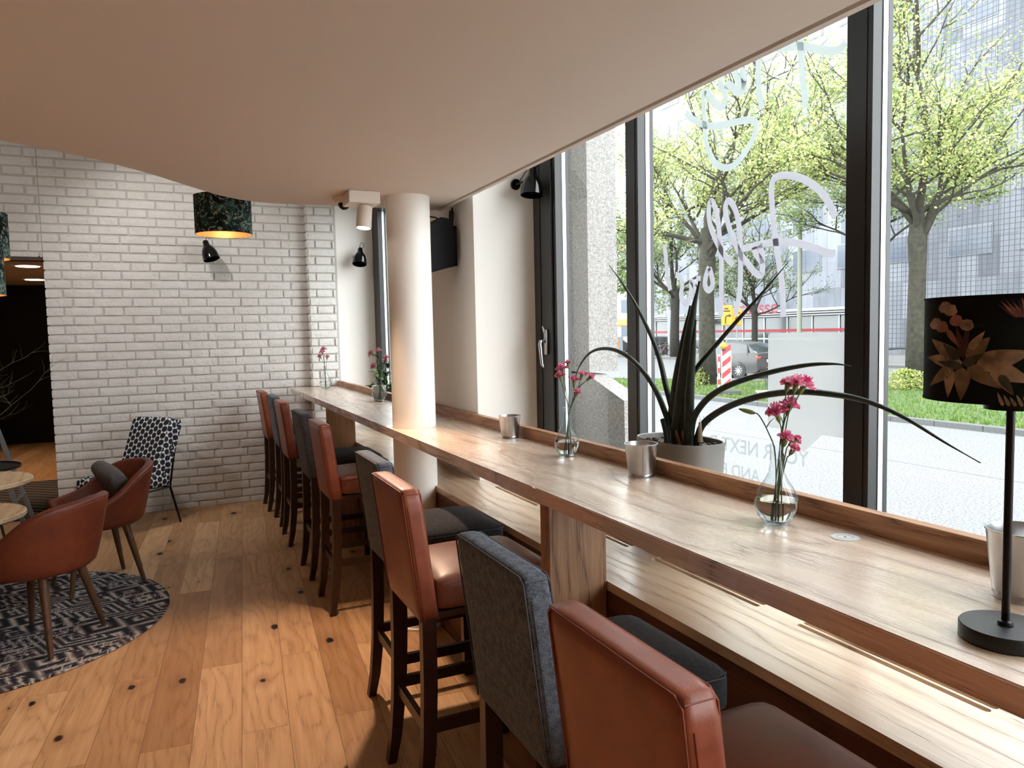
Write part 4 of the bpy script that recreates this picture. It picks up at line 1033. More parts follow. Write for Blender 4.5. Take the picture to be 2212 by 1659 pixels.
# leafy plant in the far window
t = thing('leafy_plant', 'bushy green plant with pale leaf edges on the far window sill left of the column', 'potted plant', (1.72, 6.55, SILL_Z+.0005))
b = MB(); b.lathe([(0, 0), (.08, 0), (.11, .2), (.102, .2), (.08, .02), (0, .17)], 32); b.build('pot', GREYP, t, smooth=True, angle=50)
G1 = leafmat('dark_plant_leaf', rgb(38, 58, 40), rgb(78, 104, 66), .2); G2 = leafmat('pale_plant_leaf', rgb(120, 142, 96), rgb(196, 206, 160), .3)
r4 = random.Random(21)
b = MB(); bl = MB(); 
def leafblade(b, p, d, L, w, up=Vector((0, 0, 1)), droop=.3):
    d = d.normalized(); s = d.cross(up)
    if s.length < .1: s = d.cross(Vector((1, 0, 0)))
    s.normalize(); nn = s.cross(d); rows = []
    for i in range(4):
        q = i/3; wd = w*(0.12, .5, .42, .02)[i]; c = p+d*L*q-nn*0-Vector((0, 0, droop*L*q*q))
        rows.append([c-s*wd+nn*wd*.3, c, c+s*wd+nn*wd*.3])
    b.strip(rows)
for k in range(30):
    a_ = r4.uniform(0, 2*PI); el = r4.uniform(.15, 1.35); L = r4.uniform(.22, .50)
    d = Vector((math.cos(a_)*math.cos(el)*.35, math.sin(a_)*math.cos(el), math.sin(el))); p0 = Vector((0, 0, .17)); p1 = p0+d*L
    b.tube([p0, p0+d*L*.5+Vector((0, 0, .02)), p1], [.005, .004, .002], 5)
    for j in range(15):
        q = r4.uniform(.3, 1); e = (d*.6+Vector((r4.uniform(-1, 1), r4.uniform(-1, 1), r4.uniform(-.4, .8)))).normalized()
        bl.mi = 1 if r4.random() < .22 else 0; leafblade(bl, p0+d*L*q, e, r4.uniform(.06, .095), .034)
b.build('stem', STEMG, t); bl.build('foliage', [G1, G2], t, smooth=True)

# ================================================================== LAMPS, SPEAKER, CAMERA
def floral2():
    t = NT('floral_pendant'); co = t.coord()
    n1 = t.noise(co, 9, 4, .6, .8); w = t.noise(co, 17, 4, .65, 2.5)
    base = t.ramp(n1, [(.38, rgb(18, 22, 24)), (.52, rgb(30, 58, 56)), (.66, rgb(70, 110, 104))])
    col = t.mix(t.ramp(w, [(.53, 0.0), (.60, .9)]), base, rgb(172, 186, 176))
    vo = t.n('TexVoronoi'); t.set(vo.inputs['Vector'], co); vo.inputs['Scale'].default_value = 42
    dot = t.math('MULTIPLY', t.math('LESS_THAN', vo.outputs['Distance'], .22), t.math('GREATER_THAN', t.noise(co, 6, 1), .6))
    col = t.mix(dot, col, rgb(232, 234, 226)); t.bsdf(col, .8, 0, None, .2); return t.m
PSH = floral2(); GOLD = plain('warm_gold_lining', rgb(214, 150, 96), .45, .3)
BULBM = emit('warm_bulb', (1, .72, .42, 1), 4)
def pendant(cx, cy, zb, r, h, label, power=6):
    t = thing('pendant_lamp', label, 'lamp', (cx, cy, zb), 0, 'flower-patterned pendant lamps')
    b = MB(); b.lathe([(r, 0), (r, h)], 72); b.build('lamp_shade', PSH, t, smooth=True)
    b = MB(); b.lathe([(r-.002, .001), (r-.002, h-.001)], 72); b.lathe([(r-.004, 0), (r+.001, 0), (r+.001, .003)], 72); b.build('lining', GOLD, t, smooth=True)
    b = MB(); b.tube([(0, 0, h-.02), (0, 0, TOP_Z-zb-.001)], .003, 8)
    for k in range(3): a_ = R(120*k); b.tube([(0, 0, h-.02), (math.cos(a_)*r*.99, math.sin(a_)*r*.99, h-.02)], .002, 5)
    b.build('cord', BLKM, t)
    b = MB(); b.lathe([(0, .06), (.02, .07), (.03, .09), (.02, .12), (.012, h-.02), (0, h-.02)], 20); b.build('bulb', BULBM, t, smooth=True)
    L = bpy.data.lights.new('bulb_light', 'POINT'); L.energy = power*.35; L.color = (1, .68, .40); L.shadow_soft_size = .03
    lo = bpy.data.objects.new('bulb_light', L); COL.objects.link(lo); lo.location = (cx, cy, zb+.04)
    return t
pendant(.365, 5.55, 2.318, .187, .262, 'flower-patterned drum pendant lamp hanging in front of the brick wall')
q = at(22, 560, Y=5.2); pendant(q.x-.187, 5.2, q.z, .187, .262, 'flower-patterned pendant lamp at the left edge, the higher of two')
q = at(13, 638, Y=4.55); pendant(q.x-.187, 4.55, q.z, .187, .262, 'flower-patterned pendant lamp at the left edge, the lower of two')

def wall_spot(loc, aim, wall_dir, label, s=1.0):
    """gloss black bell-shaped lamp on a short bracket"""
    t = thing('wall_spotlight', label, 'lamp', loc, 0, 'black bell-shaped wall lamps')
    aim = Vector(aim).normalized(); m = aim.to_track_quat('-Z', 'Y').to_matrix().to_4x4()
    b = MB(); pr = [(.018, .115), (.024, .10), (.026, .075), (.036, .06), (.052, .035), (.062, .0), (.066, -.035), (.067, -.05)]
    pr = [(r_*s, z*s) for r_, z in pr]; b.lathe([(0, .115*s)]+pr+[(r_-.003, z) for r_, z in pr[::-1]], 40); b.xf(m); b.build('lamp_head', BLKG, t, smooth=True, angle=50)
    b = MB(); b.lathe([(0, -.02*s), (.028*s, -.01*s), (.03*s, .02*s), (0, .05*s)], 20); b.xf(m); b.build('bulb', plain('dull_bulb', rgb(70, 52, 40), .2), t, smooth=True)
    w = Vector(wall_dir); b = MB(); k = m @ Vector((0, 0, .06*s))
    b.tube([k, k*.4+w*.55, w*.93], .007, 8); bm2 = b.lathe([(0, 0), (.03, 0), (.03, .012), (0, .012)], 20)
    wm = w.normalized().to_track_quat('Z', 'Y').to_matrix().to_4x4(); wm.translation = w*.93
    bmesh.ops.transform(b.bm, matrix=wm, verts=bm2); b.build('bracket', BLKM, t)
    b = MB(); c0 = m @ Vector((0, 0, .11*s)); n = 12
    b.tube([c0+Vector((0, 0, 0))]+[c0+Vector((.035*math.sin(PI*i/n)*(1 if abs(w.y) > .05 else 1), 0, .03-.03*math.cos(PI*i/n)))*s for i in range(1, n)]+[w*.8+Vector((0, 0, .01))], .0025, 6); b.build('cable', BLKM, t)
    return t
q = at(453, 548, Y=7.42); wall_spot((q.x, 7.42, q.z), (.28, -.25, -1), (-.02, .145, .05), 'black bell-shaped wall lamp on the brick wall under the pendant lamp', 1.12)
q = at(777, 560, Y=7.33); wall_spot((q.x, 7.33, q.z), (-.15, -.3, -.9), (0, .155, .03), 'black bell-shaped wall lamp on the white reveal left of the column', 1.05)
q = at(1149, 404, Y=3.65); wall_spot((q.x, 3.65, q.z), (-.12, -.1, -1), (-.03, .15, .04), 'black bell-shaped wall lamp under the ceiling edge by the window', .92)

# white ceiling spot box with a cylinder head
t = thing('ceiling_spotlight', 'white cylinder spotlight on a box under the ceiling left of the column', 'lamp', (.915, 3.83, CEIL_Z))
b = MB(); b.box(-.075, .085, -.085, .075, -.062, -.0005, .004); b.build('housing', WHT, t)
m = Vector((-.35, -.28, -1)).normalized().to_track_quat('-Z', 'Y').to_matrix().to_4x4(); m.translation = (.015, -.01, -.095)
m = Vector((-.12, -.1, -1)).normalized().to_track_quat('-Z', 'Y').to_matrix().to_4x4(); m.translation = (.012, -.03, -.125)
b = MB(); b.lathe([(0, .055), (.034, .055), (.038, .05), (.039, -.055), (.035, -.058), (.035, -.052)], 40); b.xf(m); b.tube([(.01, -.02, -.06), (.012, -.028, -.085)], .008, 10); b.build('lamp_head', WHT, t, smooth=True, angle=40)
b = MB(); b.lathe([(0, -.050), (.035, -.050), (.035, -.046), (0, -.046)], 32); b.xf(m); b.build('lens', emit('spot_lens', (1, .93, .84, 1), 12), t)
t = thing('dome_camera', 'small white dome security camera beside the ceiling spotlight', 'camera', (.862, 3.96, CEIL_Z))
b = MB(); b.lathe([(0, -.0005), (.062, -.0005), (.06, -.02), (.045, -.034), (0, -.034)], 40); b.build('housing', WHT, t, smooth=True, angle=40)
b = MB(); b.lathe([(.034, -.034)]+[(.034*math.cos(R(k*15)), -.034-.034*math.sin(R(k*15))) for k in range(1, 6)]+[(0, -.068)], 32); b.build('dome', BLKG, t, smooth=True)
# wall bracket with a black screen box on the pier
t = thing('wall_speaker', 'black loudspeaker box on a cable-hung wall bracket right of the column', 'speaker', (1.5295, 4.12, 2.13))
SPK = plain('speaker_black', rgb(8, 8, 9), .6, spec=.2)
b = MB(); b.prism([(-.16, .095), (-.12, .125), (-.075, .12), (-.03, .05), (-.028, -.10), (-.05, -.15), (-.20, -.19), (-.21, .06)], -.13, .10, 'y'); b.build('cabinet', SPK, t)
b = MB(); b.box(-.03, -.0005, -.06, .05, -.14, .09, .004); b.tube([(-.03, 0, -.02), (-.06, 0, -.03)], .012, 8); b.build('bracket', BLK, t)
b = MB(); b.tube([(-.012, -.01, .09), (-.02, -.03, .16), (-.02, -.045, .19), (-.02, -.06, .16), (-.02, -.04, .10)], .006, 8); b.tube([(-.012, 0, .09), (-.02, 0, .15), (-.02, -.01, .18), (-.02, -.02, .15), (-.012, -.02, .09)], .006, 8)
b.tube([(-.02, 0, .10), (-.09, .05, .15), (-.2, .1, .17), (-.3, .15, .165)], .004, 8); b.build('cable', BLKM, t)
# ================================================================== STREET
GZ = -.5
def asphalt():
    t = NT('asphalt'); co = t.coord(); f = t.noise(co, 34, 4, .8); g = t.noise(co, .35, 3)
    c = t.ramp(f, [(.36, rgb(62, 63, 65)), (.62, rgb(128, 129, 130))]); c = t.mix(t.ramp(g, [(.3, .25), (.7, 0.0)]), c, rgb(92, 95, 98))
    t.bsdf(c, .85, 0, t.bump(f, .4, .01), .2); return t.m
ASPH = asphalt()
PAVE = plain('street_paving', rgb(116, 116, 114), .85, nscale=3, namp=.04)
KERB = plain('kerb_granite', rgb(104, 106, 106), .8, nscale=30, namp=.08)
GRASSB = plain('grass_soil', rgb(92, 124, 62), .95, nscale=4, namp=.15)
b = MB(); b.box(7, 31, -12, 110, GZ-.2, GZ); o = b.build('road', ASPH); o['kind'] = 'structure'
b = MB()
b.box(2.12, 6.9, -12, 80, GZ-.2, GZ+.02)
b.box(31.15, 60, -12, 120, GZ-.2, GZ+.1)
o = b.build('pavement', PAVE); o['kind'] = 'structure'
b = MB()   # crooked slab joints of the near pavement edge and the road seam
b.box(9.95, 9.985, -12, 60, GZ, GZ+.004); b.box(6.9, 7.0, -12, 80, GZ-.1, GZ+.012); o = b.build('road_seam', plain('tar_seam', rgb(88, 90, 92), .8)); o['kind'] = 'structure'
for k in range(-8, 40):
    pass
MED = [(14.16, -6), (22.5, -6), (22.2, 14), (21.3, 17.5), (19.8, 20.6), (17.7, 24), (16.2, 26), (15.0, 27.2), (14.16, 27.5)]
def in_med(x, y):
    c = False
    for (x1, y1), (x2, y2) in zip(MED, MED[1:]+MED[:1]):
        if (y1 > y) != (y2 > y) and x < (x2-x1)*(y-y1)/(y2-y1)+x1: c = not c
    return c
b = MB()
for (x1, y1), (x2, y2) in zip(MED[1:], MED[2:]): b.bar((x1+.06, y1+.03, GZ+.02), (x2+.06, y2+.03, GZ+.02), .15, .2)
for k in range(33):
    ya = -6+k*1.0; b.box(14, 14.16, ya+.004, ya+.996, GZ-.1, GZ+.12, .012, 1)
b.box(31, 31.15, -12, 120, GZ-.1, GZ+.13); o = b.build('trim_2', KERB); o['kind'] = 'structure'
b = MB(); b.prism(MED, GZ-.1, GZ+.10); o = b.build('median_ground', GRASSB); o['kind'] = 'structure'
# grass blades on the median
r5 = random.Random(31); b = MB()
for k in range(15000):
    x = 14.2+8.6*r5.random()**1.6; y = r5.uniform(4, 27.4)
    if not in_med(x, y): continue
    h = r5.uniform(.05, .13); a_ = r5.uniform(0, PI); w = .02
    c, s = math.cos(a_)*w, math.sin(a_)*w; dx, dy = r5.uniform(-.04, .04), r5.uniform(-.04, .04)
    b.mi = 0 if r5.random() < .7 else 1
    f = b.bm.faces.new([b.bm.verts.new(p) for p in ((x-c, y-s, GZ+.09), (x+c, y+s, GZ+.09), (x+dx, y+dy, GZ+.09+h))]); f.material_index = b.mi
GR1 = leafmat('grass_a', rgb(110, 150, 70), rgb(150, 186, 96), .4); GR2 = leafmat('grass_b', rgb(170, 190, 110), rgb(196, 206, 140), .4)
o = b.build('grass', [GR1, GR2]); tag(o, 'grass growing on the strip between the two lanes of the street', 'grass', kind='stuff')

# granite pillar of the facade just outside
def granite():
    t = NT('speckled_granite'); co = t.coord(); f = t.noise(co, 130, 3, .8); g = t.noise(co, 60, 3, .7)
    c = t.ramp(t.math('ADD', t.math('MULTIPLY', f, .6), t.math('MULTIPLY', g, .4)), [(.38, rgb(108, 104, 101)), (.5, rgb(150, 147, 144)), (.62, rgb(182, 180, 177))]); t.bsdf(c, .7, 0, None, .3); return t.m
GRAN = granite()
t = thing('facade_pillar', 'speckled granite pillar with a flared base outside the window', 'pillar', (2.5, 4.3, GZ))
b = MB(); b.prism([(3.97-4.3, 1.34-GZ), (4.75-4.3, 1.34-GZ), (4.75-4.3, 5-GZ), (3.97-4.3, 5-GZ)], -.15, .06, 'x'); b.build('shaft', GRAN, t)
b = MB(); b.prism([(3.545-4.3, .0), (4.9-4.3, .0), (4.9-4.3, 1.325-GZ), (3.99-4.3, 1.325-GZ), (3.585-4.3, 1.19-GZ)], -.15, -.02, 'x'); b.build('base', GRAN, t)

# trees
BARK = plain('tree_bark', rgb(112, 108, 88), .9, nscale=9, namp=.18, bump=.8, bscale=20)
BARKD = plain('dark_bark', rgb(84, 80, 68), .9, nscale=9, namp=.15)
LF1 = leafmat('spring_leaf', rgb(154, 162, 100), rgb(184, 188, 132), .4); LF2 = leafmat('green_leaf', rgb(112, 136, 80), rgb(146, 162, 102), .4); LF3 = leafmat('far_leaf', rgb(128, 148, 104), rgb(160, 172, 132), .4)
def tree(name, x, y, label, th, tr, R0, seed, nleaf, ls, mats=(None, None), spread=1.0, levels=4, cat='tree', first=7, up=.35, group='street trees', zb=GZ+.08):
    rr = random.Random(seed); t = thing(name, label, cat, (x, y, zb), 0, group)
    b = MB(); tips = []
    pts = [Vector((0, 0, 0)), Vector((rr.uniform(-.05, .05), 0, th*.4)), Vector((rr.uniform(-.08, .08), rr.uniform(-.05, .05), th*.8)), Vector((0, 0, th)), Vector((rr.uniform(-.1, .1), .05, th*1.25))]
    b.tube(pts, [tr*1.12, tr, tr*.92, tr*1.05, tr*.5], 14); b.build('trunk', mats[1] or BARK, t, smooth=True)
    b = MB()
    def grow(p, d, L, r, lv):
        q = p.copy(); pp_ = [p.copy()]; dd = d.copy(); n = 5
        for i in range(n):
            dd = (dd+Vector((rr.uniform(-.22, .22), rr.uniform(-.22, .22), rr.uniform(-.12, .17)))).normalized(); q = q+dd*L/n; pp_.append(q.copy())
        b.tube(pp_, [r*(1-.11*i) for i in range(n+1)], 6 if lv > 1 else 4)
        if lv <= 1:
            for i in range(1, n+1): tips.append((pp_[i], dd))
        if lv > 0:
            k = 3 if lv > 1 else 3
            for i in range(k):
                s = rr.choice((2, 3, 4, 5)); e = Vector((rr.uniform(-1, 1), rr.uniform(-1, 1), rr.uniform(-.25, .55))).normalized()
                grow(pp_[s], (dd*.75+e*.8).normalized(), L*rr.uniform(.5, .72), r*.52, lv-1)
            grow(pp_[-1], dd, L*.62, r*.52, lv-1)
    for i in range(first):
        a_ = 2*PI*i/first+rr.uniform(-.3, .3); el = rr.uniform(.1, .9)+up*(i % 2)
        z = th*rr.uniform(.88, 1.2); d = Vector((math.cos(a_)*math.cos(el), math.sin(a_)*math.cos(el), math.sin(el)))
        grow(Vector((0, 0, z)), d, R0*spread*rr.uniform(.42, .6), tr*.36, levels-1)
    grow(Vector((0, 0, th*1.15)), Vector((rr.uniform(-.2, .2), rr.uniform(-.2, .2), 1)).normalized(), R0*.75, tr*.5, levels-1)
    b.build('branch', mats[1] or BARK, t)
    b = MB()
    for k in range(nleaf):
        p, dd = rr.choice(tips); c = p+Vector((rr.gauss(0, .16), rr.gauss(0, .16), rr.gauss(0, .12)))*(R0/4)
        d = Vector((rr.uniform(-1, 1), rr.uniform(-1, 1), rr.uniform(-.7, .3))).normalized(); u = Vector((rr.uniform(-1, 1), rr.uniform(-1, 1), rr.uniform(-1, 1))).normalized(); s_3 = d.cross(u).normalized()
        L = ls*rr.uniform(.6, 1.3); w = L*.36
        f = b.bm.faces.new([b.bm.verts.new(q) for q in (c, c+d*L*.45+s_3*w, c+d*L, c+d*L*.45-s_3*w)]); f.material_index = 1 if rr.random() < .3 else 0
    b.build('foliage', [mats[0] or LF1, LF2], t)
    return t
tree('street_tree', 17.2, 20.87, 'thick-trunked street tree with spring leaves in the middle window, behind the plant', 4.4, .28, 5.6, 4, 27000, .095, first=8)
tree('street_tree', 20.8, 15.5, 'street tree with pale spring leaves in the rightmost window pane, left of the table lamp', 4.6, .265, 5.6, 9, 27000, .095, first=8)
tree('street_tree', 32.3, 42.7, 'bare-twigged dark street tree standing across the street left of the thick trunk', 4.0, .32, 6.2, 14, 7000, .19, (LF3, BARKD))
tree('street_tree', 34.5, 37.2, 'slim small tree with fine dark twigs in front of the savings bank', 2.9, .2, 4.4, 17, 2600, .15, (LF3, BARKD), first=9)
tree('street_tree', 32.5, 56, 'leafy green tree seen between the granite pillar and the thin mullion', 4.4, .3, 8.6, 23, 16000, .21, (LF2, BARKD))
tree('street_tree', 33, 27, 'leafy street tree farther back on the far pavement, its crown behind the thick mullion', 6.0, .24, 6.2, 33, 14000, .145, (LF3, BARKD))
tree('street_tree', 33.2, 12.5, 'street tree on the far pavement near the right edge of the view', 6.2, .2, 5.0, 41, 14000, .12, (LF3, BARKD))
def bush(x, y, r, h, n, label, seed, z=GZ+.1, mats=None):
    rr = random.Random(seed); b = MB()
    for k in range(n):
        a_ = rr.uniform(0, 2*PI); q = rr.random()**.4; el = rr.uniform(0, PI/2); c = Vector((x+r*q*math.cos(a_)*math.cos(el), y+r*q*math.sin(a_)*math.cos(el), z+h*q*math.sin(el)))
        d = Vector((rr.uniform(-1, 1), rr.uniform(-1, 1), rr.uniform(-.2, 1))).normalized(); s_3 = d.cross(Vector((rr.uniform(-1, 1), rr.uniform(-1, 1), .3))).normalized(); L = rr.uniform(.05, .1)
        f = b.bm.faces.new([b.bm.verts.new(q_) for q_ in (c, c+d*L*.5+s_3*L*.3, c+d*L, c+d*L*.5-s_3*L*.3)]); f.material_index = int(rr.random() < .35)
    o = b.build('bush', mats or [leafmat('bush_leaf%d' % seed, rgb(196, 206, 110), rgb(230, 232, 160), .4), LF2]); tag(o, label, 'bush', 'small bushes at the foot of the trees'); return o
bush(20.2, 15.35, .75, .62, 1800, 'small yellow-green bush at the foot of the tree in the rightmost window', 3)
bush(16.7, 21.0, .6, .7, 1300, 'small yellow-green bush left of the thick tree trunk', 6)

# lamp post
t = thing('lamp_post', 'pale green metal lamp post in front of the bank building', 'lamp post', (31.9, 30.9, GZ+.1), 0)
PG = plain('pale_green_metal', rgb(186, 192, 170), .5)
b = MB(); b.lathe([(0, 0), (.18, 0), (.18, .5), (.135, .6), (.125, 5.5), (.10, 13), (0, 13)], 20); b.build('pole', PG, t, smooth=True, angle=40)
b = MB(); b.tube([(0, 0, 12.9), (-.5, 0, 13.4), (-1.8, 0, 13.5)], .04, 8); b.box(-2.5, -1.7, -.15, .15, 13.42, 13.56, .03); b.build('lamp_arm', PG, t, angle=40)

# car
def car(name, x, y, yaw, label, paint, L=4.45, W=1.82, H=1.50, group='cars in the street', detail=True):
    t = thing(name, label, 'car', (x, y, GZ), yaw, group)
    CP = plain(name+'_paint_%d' % int(x*10), paint, .3, 0, .5)
    CG = plain(name+'_glass_%d' % int(x*10), rgb(60, 68, 74), .08, 0, .8)
    CB = plain(name+'_trim_%d' % int(x*10), rgb(28, 29, 31), .6)
    # +x forward.  hatchback profile, stations along x with half-width & heights
    st = [(-2.20, .42, .78, .62), (-2.17, .30, 1.00, .80), (-1.95, .22, 1.05, .88), (-1.2, .20, 1.02, .91), (0, .19, .96, .91), (.95, .20, .94, .91), (1.5, .22, .90, .88), (2.0, .25, .80, .80), (2.22, .34, .62, .62)]
    b = MB(); rows = []
    for sx, zl, zh, hw in st:
        sx *= L/4.45; hw *= W/1.82; row = []
        for (yy, zz) in ((-1, 0), (-1.0, .25), (-1.02, .5), (-.99, .8), (-.93, 1), (-.5, 1.035), (0, 1.045), (.5, 1.035), (.93, 1), (.99, .8), (1.02, .5), (1.0, .25), (1, 0)): row.append((sx, yy*hw, zl+(zh-zl)*zz))
        rows.append(row)
    b.strip(rows)
    for r_ in (rows[0], rows[-1]): b.bm.faces.new([b.bm.verts.new(p) for p in r_])
    b.bm.faces.new([b.bm.verts.new(p) for p in [r_[0] for r_ in rows]+[r_[-1] for r_ in rows[::-1]]])
    bmesh.ops.remove_doubles(b.bm, verts=b.bm.verts, dist=1e-4)
    bd = b.build('body', CP, t, smooth=True, angle=50)
    # cabin
    g = [(-2.08, .98, .70, 1.02, .72), (-1.62, .98, .80, 1.40, .60), (-1.15, .97, .84, 1.475, .60), (-.3, .95, .86, 1.50, .61), (.35, .93, .85, 1.44, .60), (1.15, .92, .80, .955, .72)]
    b = MB(); rows = []
    for sx, z0, h0, z1, h1 in g:
        sx *= L/4.45; rows.append([(sx, -h0, z0-.05), (sx, -h0*.4-h1*.6, z0+(z1-z0)*.86), (sx, -h1*.86, z1), (sx, 0, z1+.02*(z1 > 1.2)), (sx, h1*.86, z1), (sx, h0*.4+h1*.6, z0+(z1-z0)*.86), (sx, h0, z0-.05)])
    b.strip(rows)
    for f in b.bm.faces:
        c = f.calc_center_median(); nz = abs(f.normal.z) if f.normal.length else 0
        f.normal_update(); f.material_index = 1 if (abs(f.normal.z) < .78 or c.x > .6 or c.x < -1.7) else 0
    b.build('cabin', [CP, CG], t, angle=35)
    b = MB()
    for sy in (-1, 1):
        for px_, pz in ((-1.62, 1.38), (-.35, 1.44)): b.bar((px_-.12, sy*.845, .97), (px_+.05, sy*.66, pz), .05, .05)
    b.build('pillar', CP, t)
    for sx in (-1.32, 1.32):
        for sy in (-1, 1):
            b = MB(); c = (sx*L/4.45, sy*(W/2-.10), .32); m = Matrix.Translation(c) @ Matrix.Rotation(PI/2, 4, 'X')
            b.lathe([(.2, -.10), (.29, -.11), (.32, -.09), (.32, .09), (.29, .11), (.2, .10), (.2, -.10)], 28); b.xf(m); wo = b.build('wheel', CB, t, smooth=True, angle=40)
            b = MB(); q = -.105 if sy > 0 else .105
            b.lathe([(.2, -.02), (.205, .0), (.2, .02)], 28)
            for k in range(10): a_ = 2*PI*k/10; b.bar((.03*math.cos(a_), .03*math.sin(a_), 0), (.2*math.cos(a_), .2*math.sin(a_), 0), .022, .02)
            b.lathe([(0, .02), (.04, .02), (.04, -.02), (0, -.02)], 16); b.xf(Matrix.Translation((c[0], c[1]+sy*.10, c[2])) @ Matrix.Rotation(PI/2, 4, 'X')); b.build('rim', ALU, wo)
    b = MB()
    for sx in (-1.32, 1.32):
        for sy in (-1, 1):
            m = Matrix.Translation((sx*L/4.45, sy*(W/2-.005), .33)) @ Matrix.Rotation(PI/2, 4, 'X'); v = b.lathe([(0, -.012), (.365, -.012), (.365, .012), (0, .012)], 28); bmesh.ops.transform(b.bm, matrix=m, verts=v)
    b.build('wheel_arch', CB, t)
    for sy in (-1, 1):
        b = MB(); b.cushion((-2.08, sy*.66, .86), (.22, .30, .16), .06, cuts=4); b.build('tail_light', plain('tail_red_%d' % int(x*10), rgb(220, 70, 60), .2), t, smooth=True)
        b = MB(); b.cushion((2.03, sy*.6, .70), (.22, .3, .13), .05, cuts=4); b.build('headlight', ALU, t, smooth=True)
        b = MB(); b.cushion((.55, sy*.98, .98), (.12, .2, .12), .04, cuts=3); b.build('wing_mirror', CP, t, smooth=True)
    b = MB(); b.box(-2.225, -2.20, -.26, .26, .66, .78, .004); b.build('licence_plate', plain('plate_white_%d' % int(x*10), rgb(232, 234, 236), .4), t)
    b = MB(); b.box(-2.23, -2.12, -.7, .7, .30, .46, .03); b.build('bumper', CB, t, angle=40)
    return t
car('car', 21.75, 25.0, R(97), 'silver-grey hatchback in the far lane beside the thick tree trunk', rgb(150, 148, 146))
def car_at(px, py, yaw, label, paint, dist_z=GZ):
    p = at(px, py, X=35.5); return car('car', p.x, p.y, yaw, label, paint)
car_at(1322, 768, R(20), 'light-coloured car parked far left beside the granite pillar', rgb(176, 186, 190))
car_at(1430, 765, R(15), 'dark parked car in front of the pale house at the end of the street', rgb(66, 68, 72))

# barrier beacon with amber lamp
bx = at(1569, 852, Z=GZ+.1)
t = thing('traffic_beacon', 'red and white striped road-works beacon with amber lamp on the grass strip', 'traffic beacon', (bx.x, bx.y, GZ+.1), math.atan2(-bx.y, -bx.x)+PI/2+R(12))
RED = plain('reflective_red', rgb(206, 50, 58), .4); WHR = plain('reflective_white', rgb(226, 234, 228), .4)
b = MB()
b.mi = 0; b.box(-.15, .15, -.02, .02, .22, 1.30, .01, 1)
b.mi = 1
for k in range(4):
    z = .12+k*.34; b.prism([(-.125, z), (.125, z+.2), (.125, z+.37), (-.125, z+.17)], -.024, -.0205, 'y') if z > .2 else b.prism([(-.125, .24), (.0, .24), (.125, .32), (.125, .49), (-.125, .29)], -.024, -.0205, 'y')
b.build('board', [WHR, RED], t)
b = MB(); b.mi = 0; b.box(-.26, -.19, -.03, .0, .1, 1.2); b.mi = 1
for k in range(3): b.box(-.258, -.192, -.034, -.0301, .3+.34*k, .46+.34*k)
b.build('side_board', [WHR, RED], t)
b = MB(); b.box(-.4, .4, -.2, .2, 0, .12, .02); b.build('foot', plain('rubber_foot', rgb(60, 60, 60), .8), t)
b = MB(); m = Matrix.Translation((-.08, 0, 1.46)) @ Matrix.Rotation(PI/2, 4, 'X'); b.lathe([(0, -.05), (.09, -.045), (.10, -.02), (.10, .02), (.09, .045), (0, .05)], 24); b.xf(m); b.build('amber_lamp', plain('amber', rgb(240, 164, 50), .25), t, smooth=True)
b = MB(); b.box(-.13, -.03, -.04, .04, 1.3, 1.38, .008); b.build('lamp_foot', BLKM, t)
# white board lying on the grass
p_ = at(1615, 850, Z=GZ+.1); b = MB(); b.box(-.75, .75, -.2, .2, 0, .05, .005, 1); o = b.build('white_board', plain('white_board', rgb(240, 240, 236), .6)); o.location = (p_.x+.9, p_.y-.5, GZ+.12); o.rotation_euler = (0, 0, R(-32)); tag(o, 'white plank lying on the grass strip beside the beacon', 'board')

# yellow direction signs across the street
def arrow_sign(px, py, w, h, label, X=31.6):
    p = at(px, py, X=X); t = thing('road_sign', label, 'road sign', (p.x, p.y, GZ+.1), math.atan2(-p.y, -p.x)+PI/2, 'yellow diversion signs')
    z = p.z-(GZ+.1); b = MB(); b.box(-w/2, w/2, -.02, .02, z-h/2, z+h/2, .03, 2); b.build('sign_board', plain('sign_yellow', rgb(248, 180, 48), .5), t)
    b = MB(); b.tube([(-.08, -.022, z-h*.42), (-.08, -.022, z-h*.1), (0, -.022, z-h*.02), (.14, -.022, z-h*.02)], .035, 6); b.prism([(.12, z-h*.02-.1), (.28, z-h*.02), (.12, z-h*.02+.1)], -.04, -.021, 'y')
    b.prism([(-.2, z+h*.18), (.2, z+h*.18), (.2, z+h*.24), (-.2, z+h*.24)], -.03, -.021, 'y'); b.prism([(-.16, z+h*.30), (.1, z+h*.30), (.1, z+h*.36), (-.16, z+h*.36)], -.03, -.021, 'y'); b.build('arrow_symbol', BLKM, t)
    b = MB(); b.tube([(0, .05, 0), (0, .05, z+h/2)], .035, 8); b.build('pole', GM, t)
arrow_sign(1570, 681, .68, 1.25, 'yellow road sign with a right-turn arrow just right of the thick trunk')
arrow_sign(1592, 684, .62, 1.1, 'second yellow road sign half hidden behind the long plant leaf', 33)

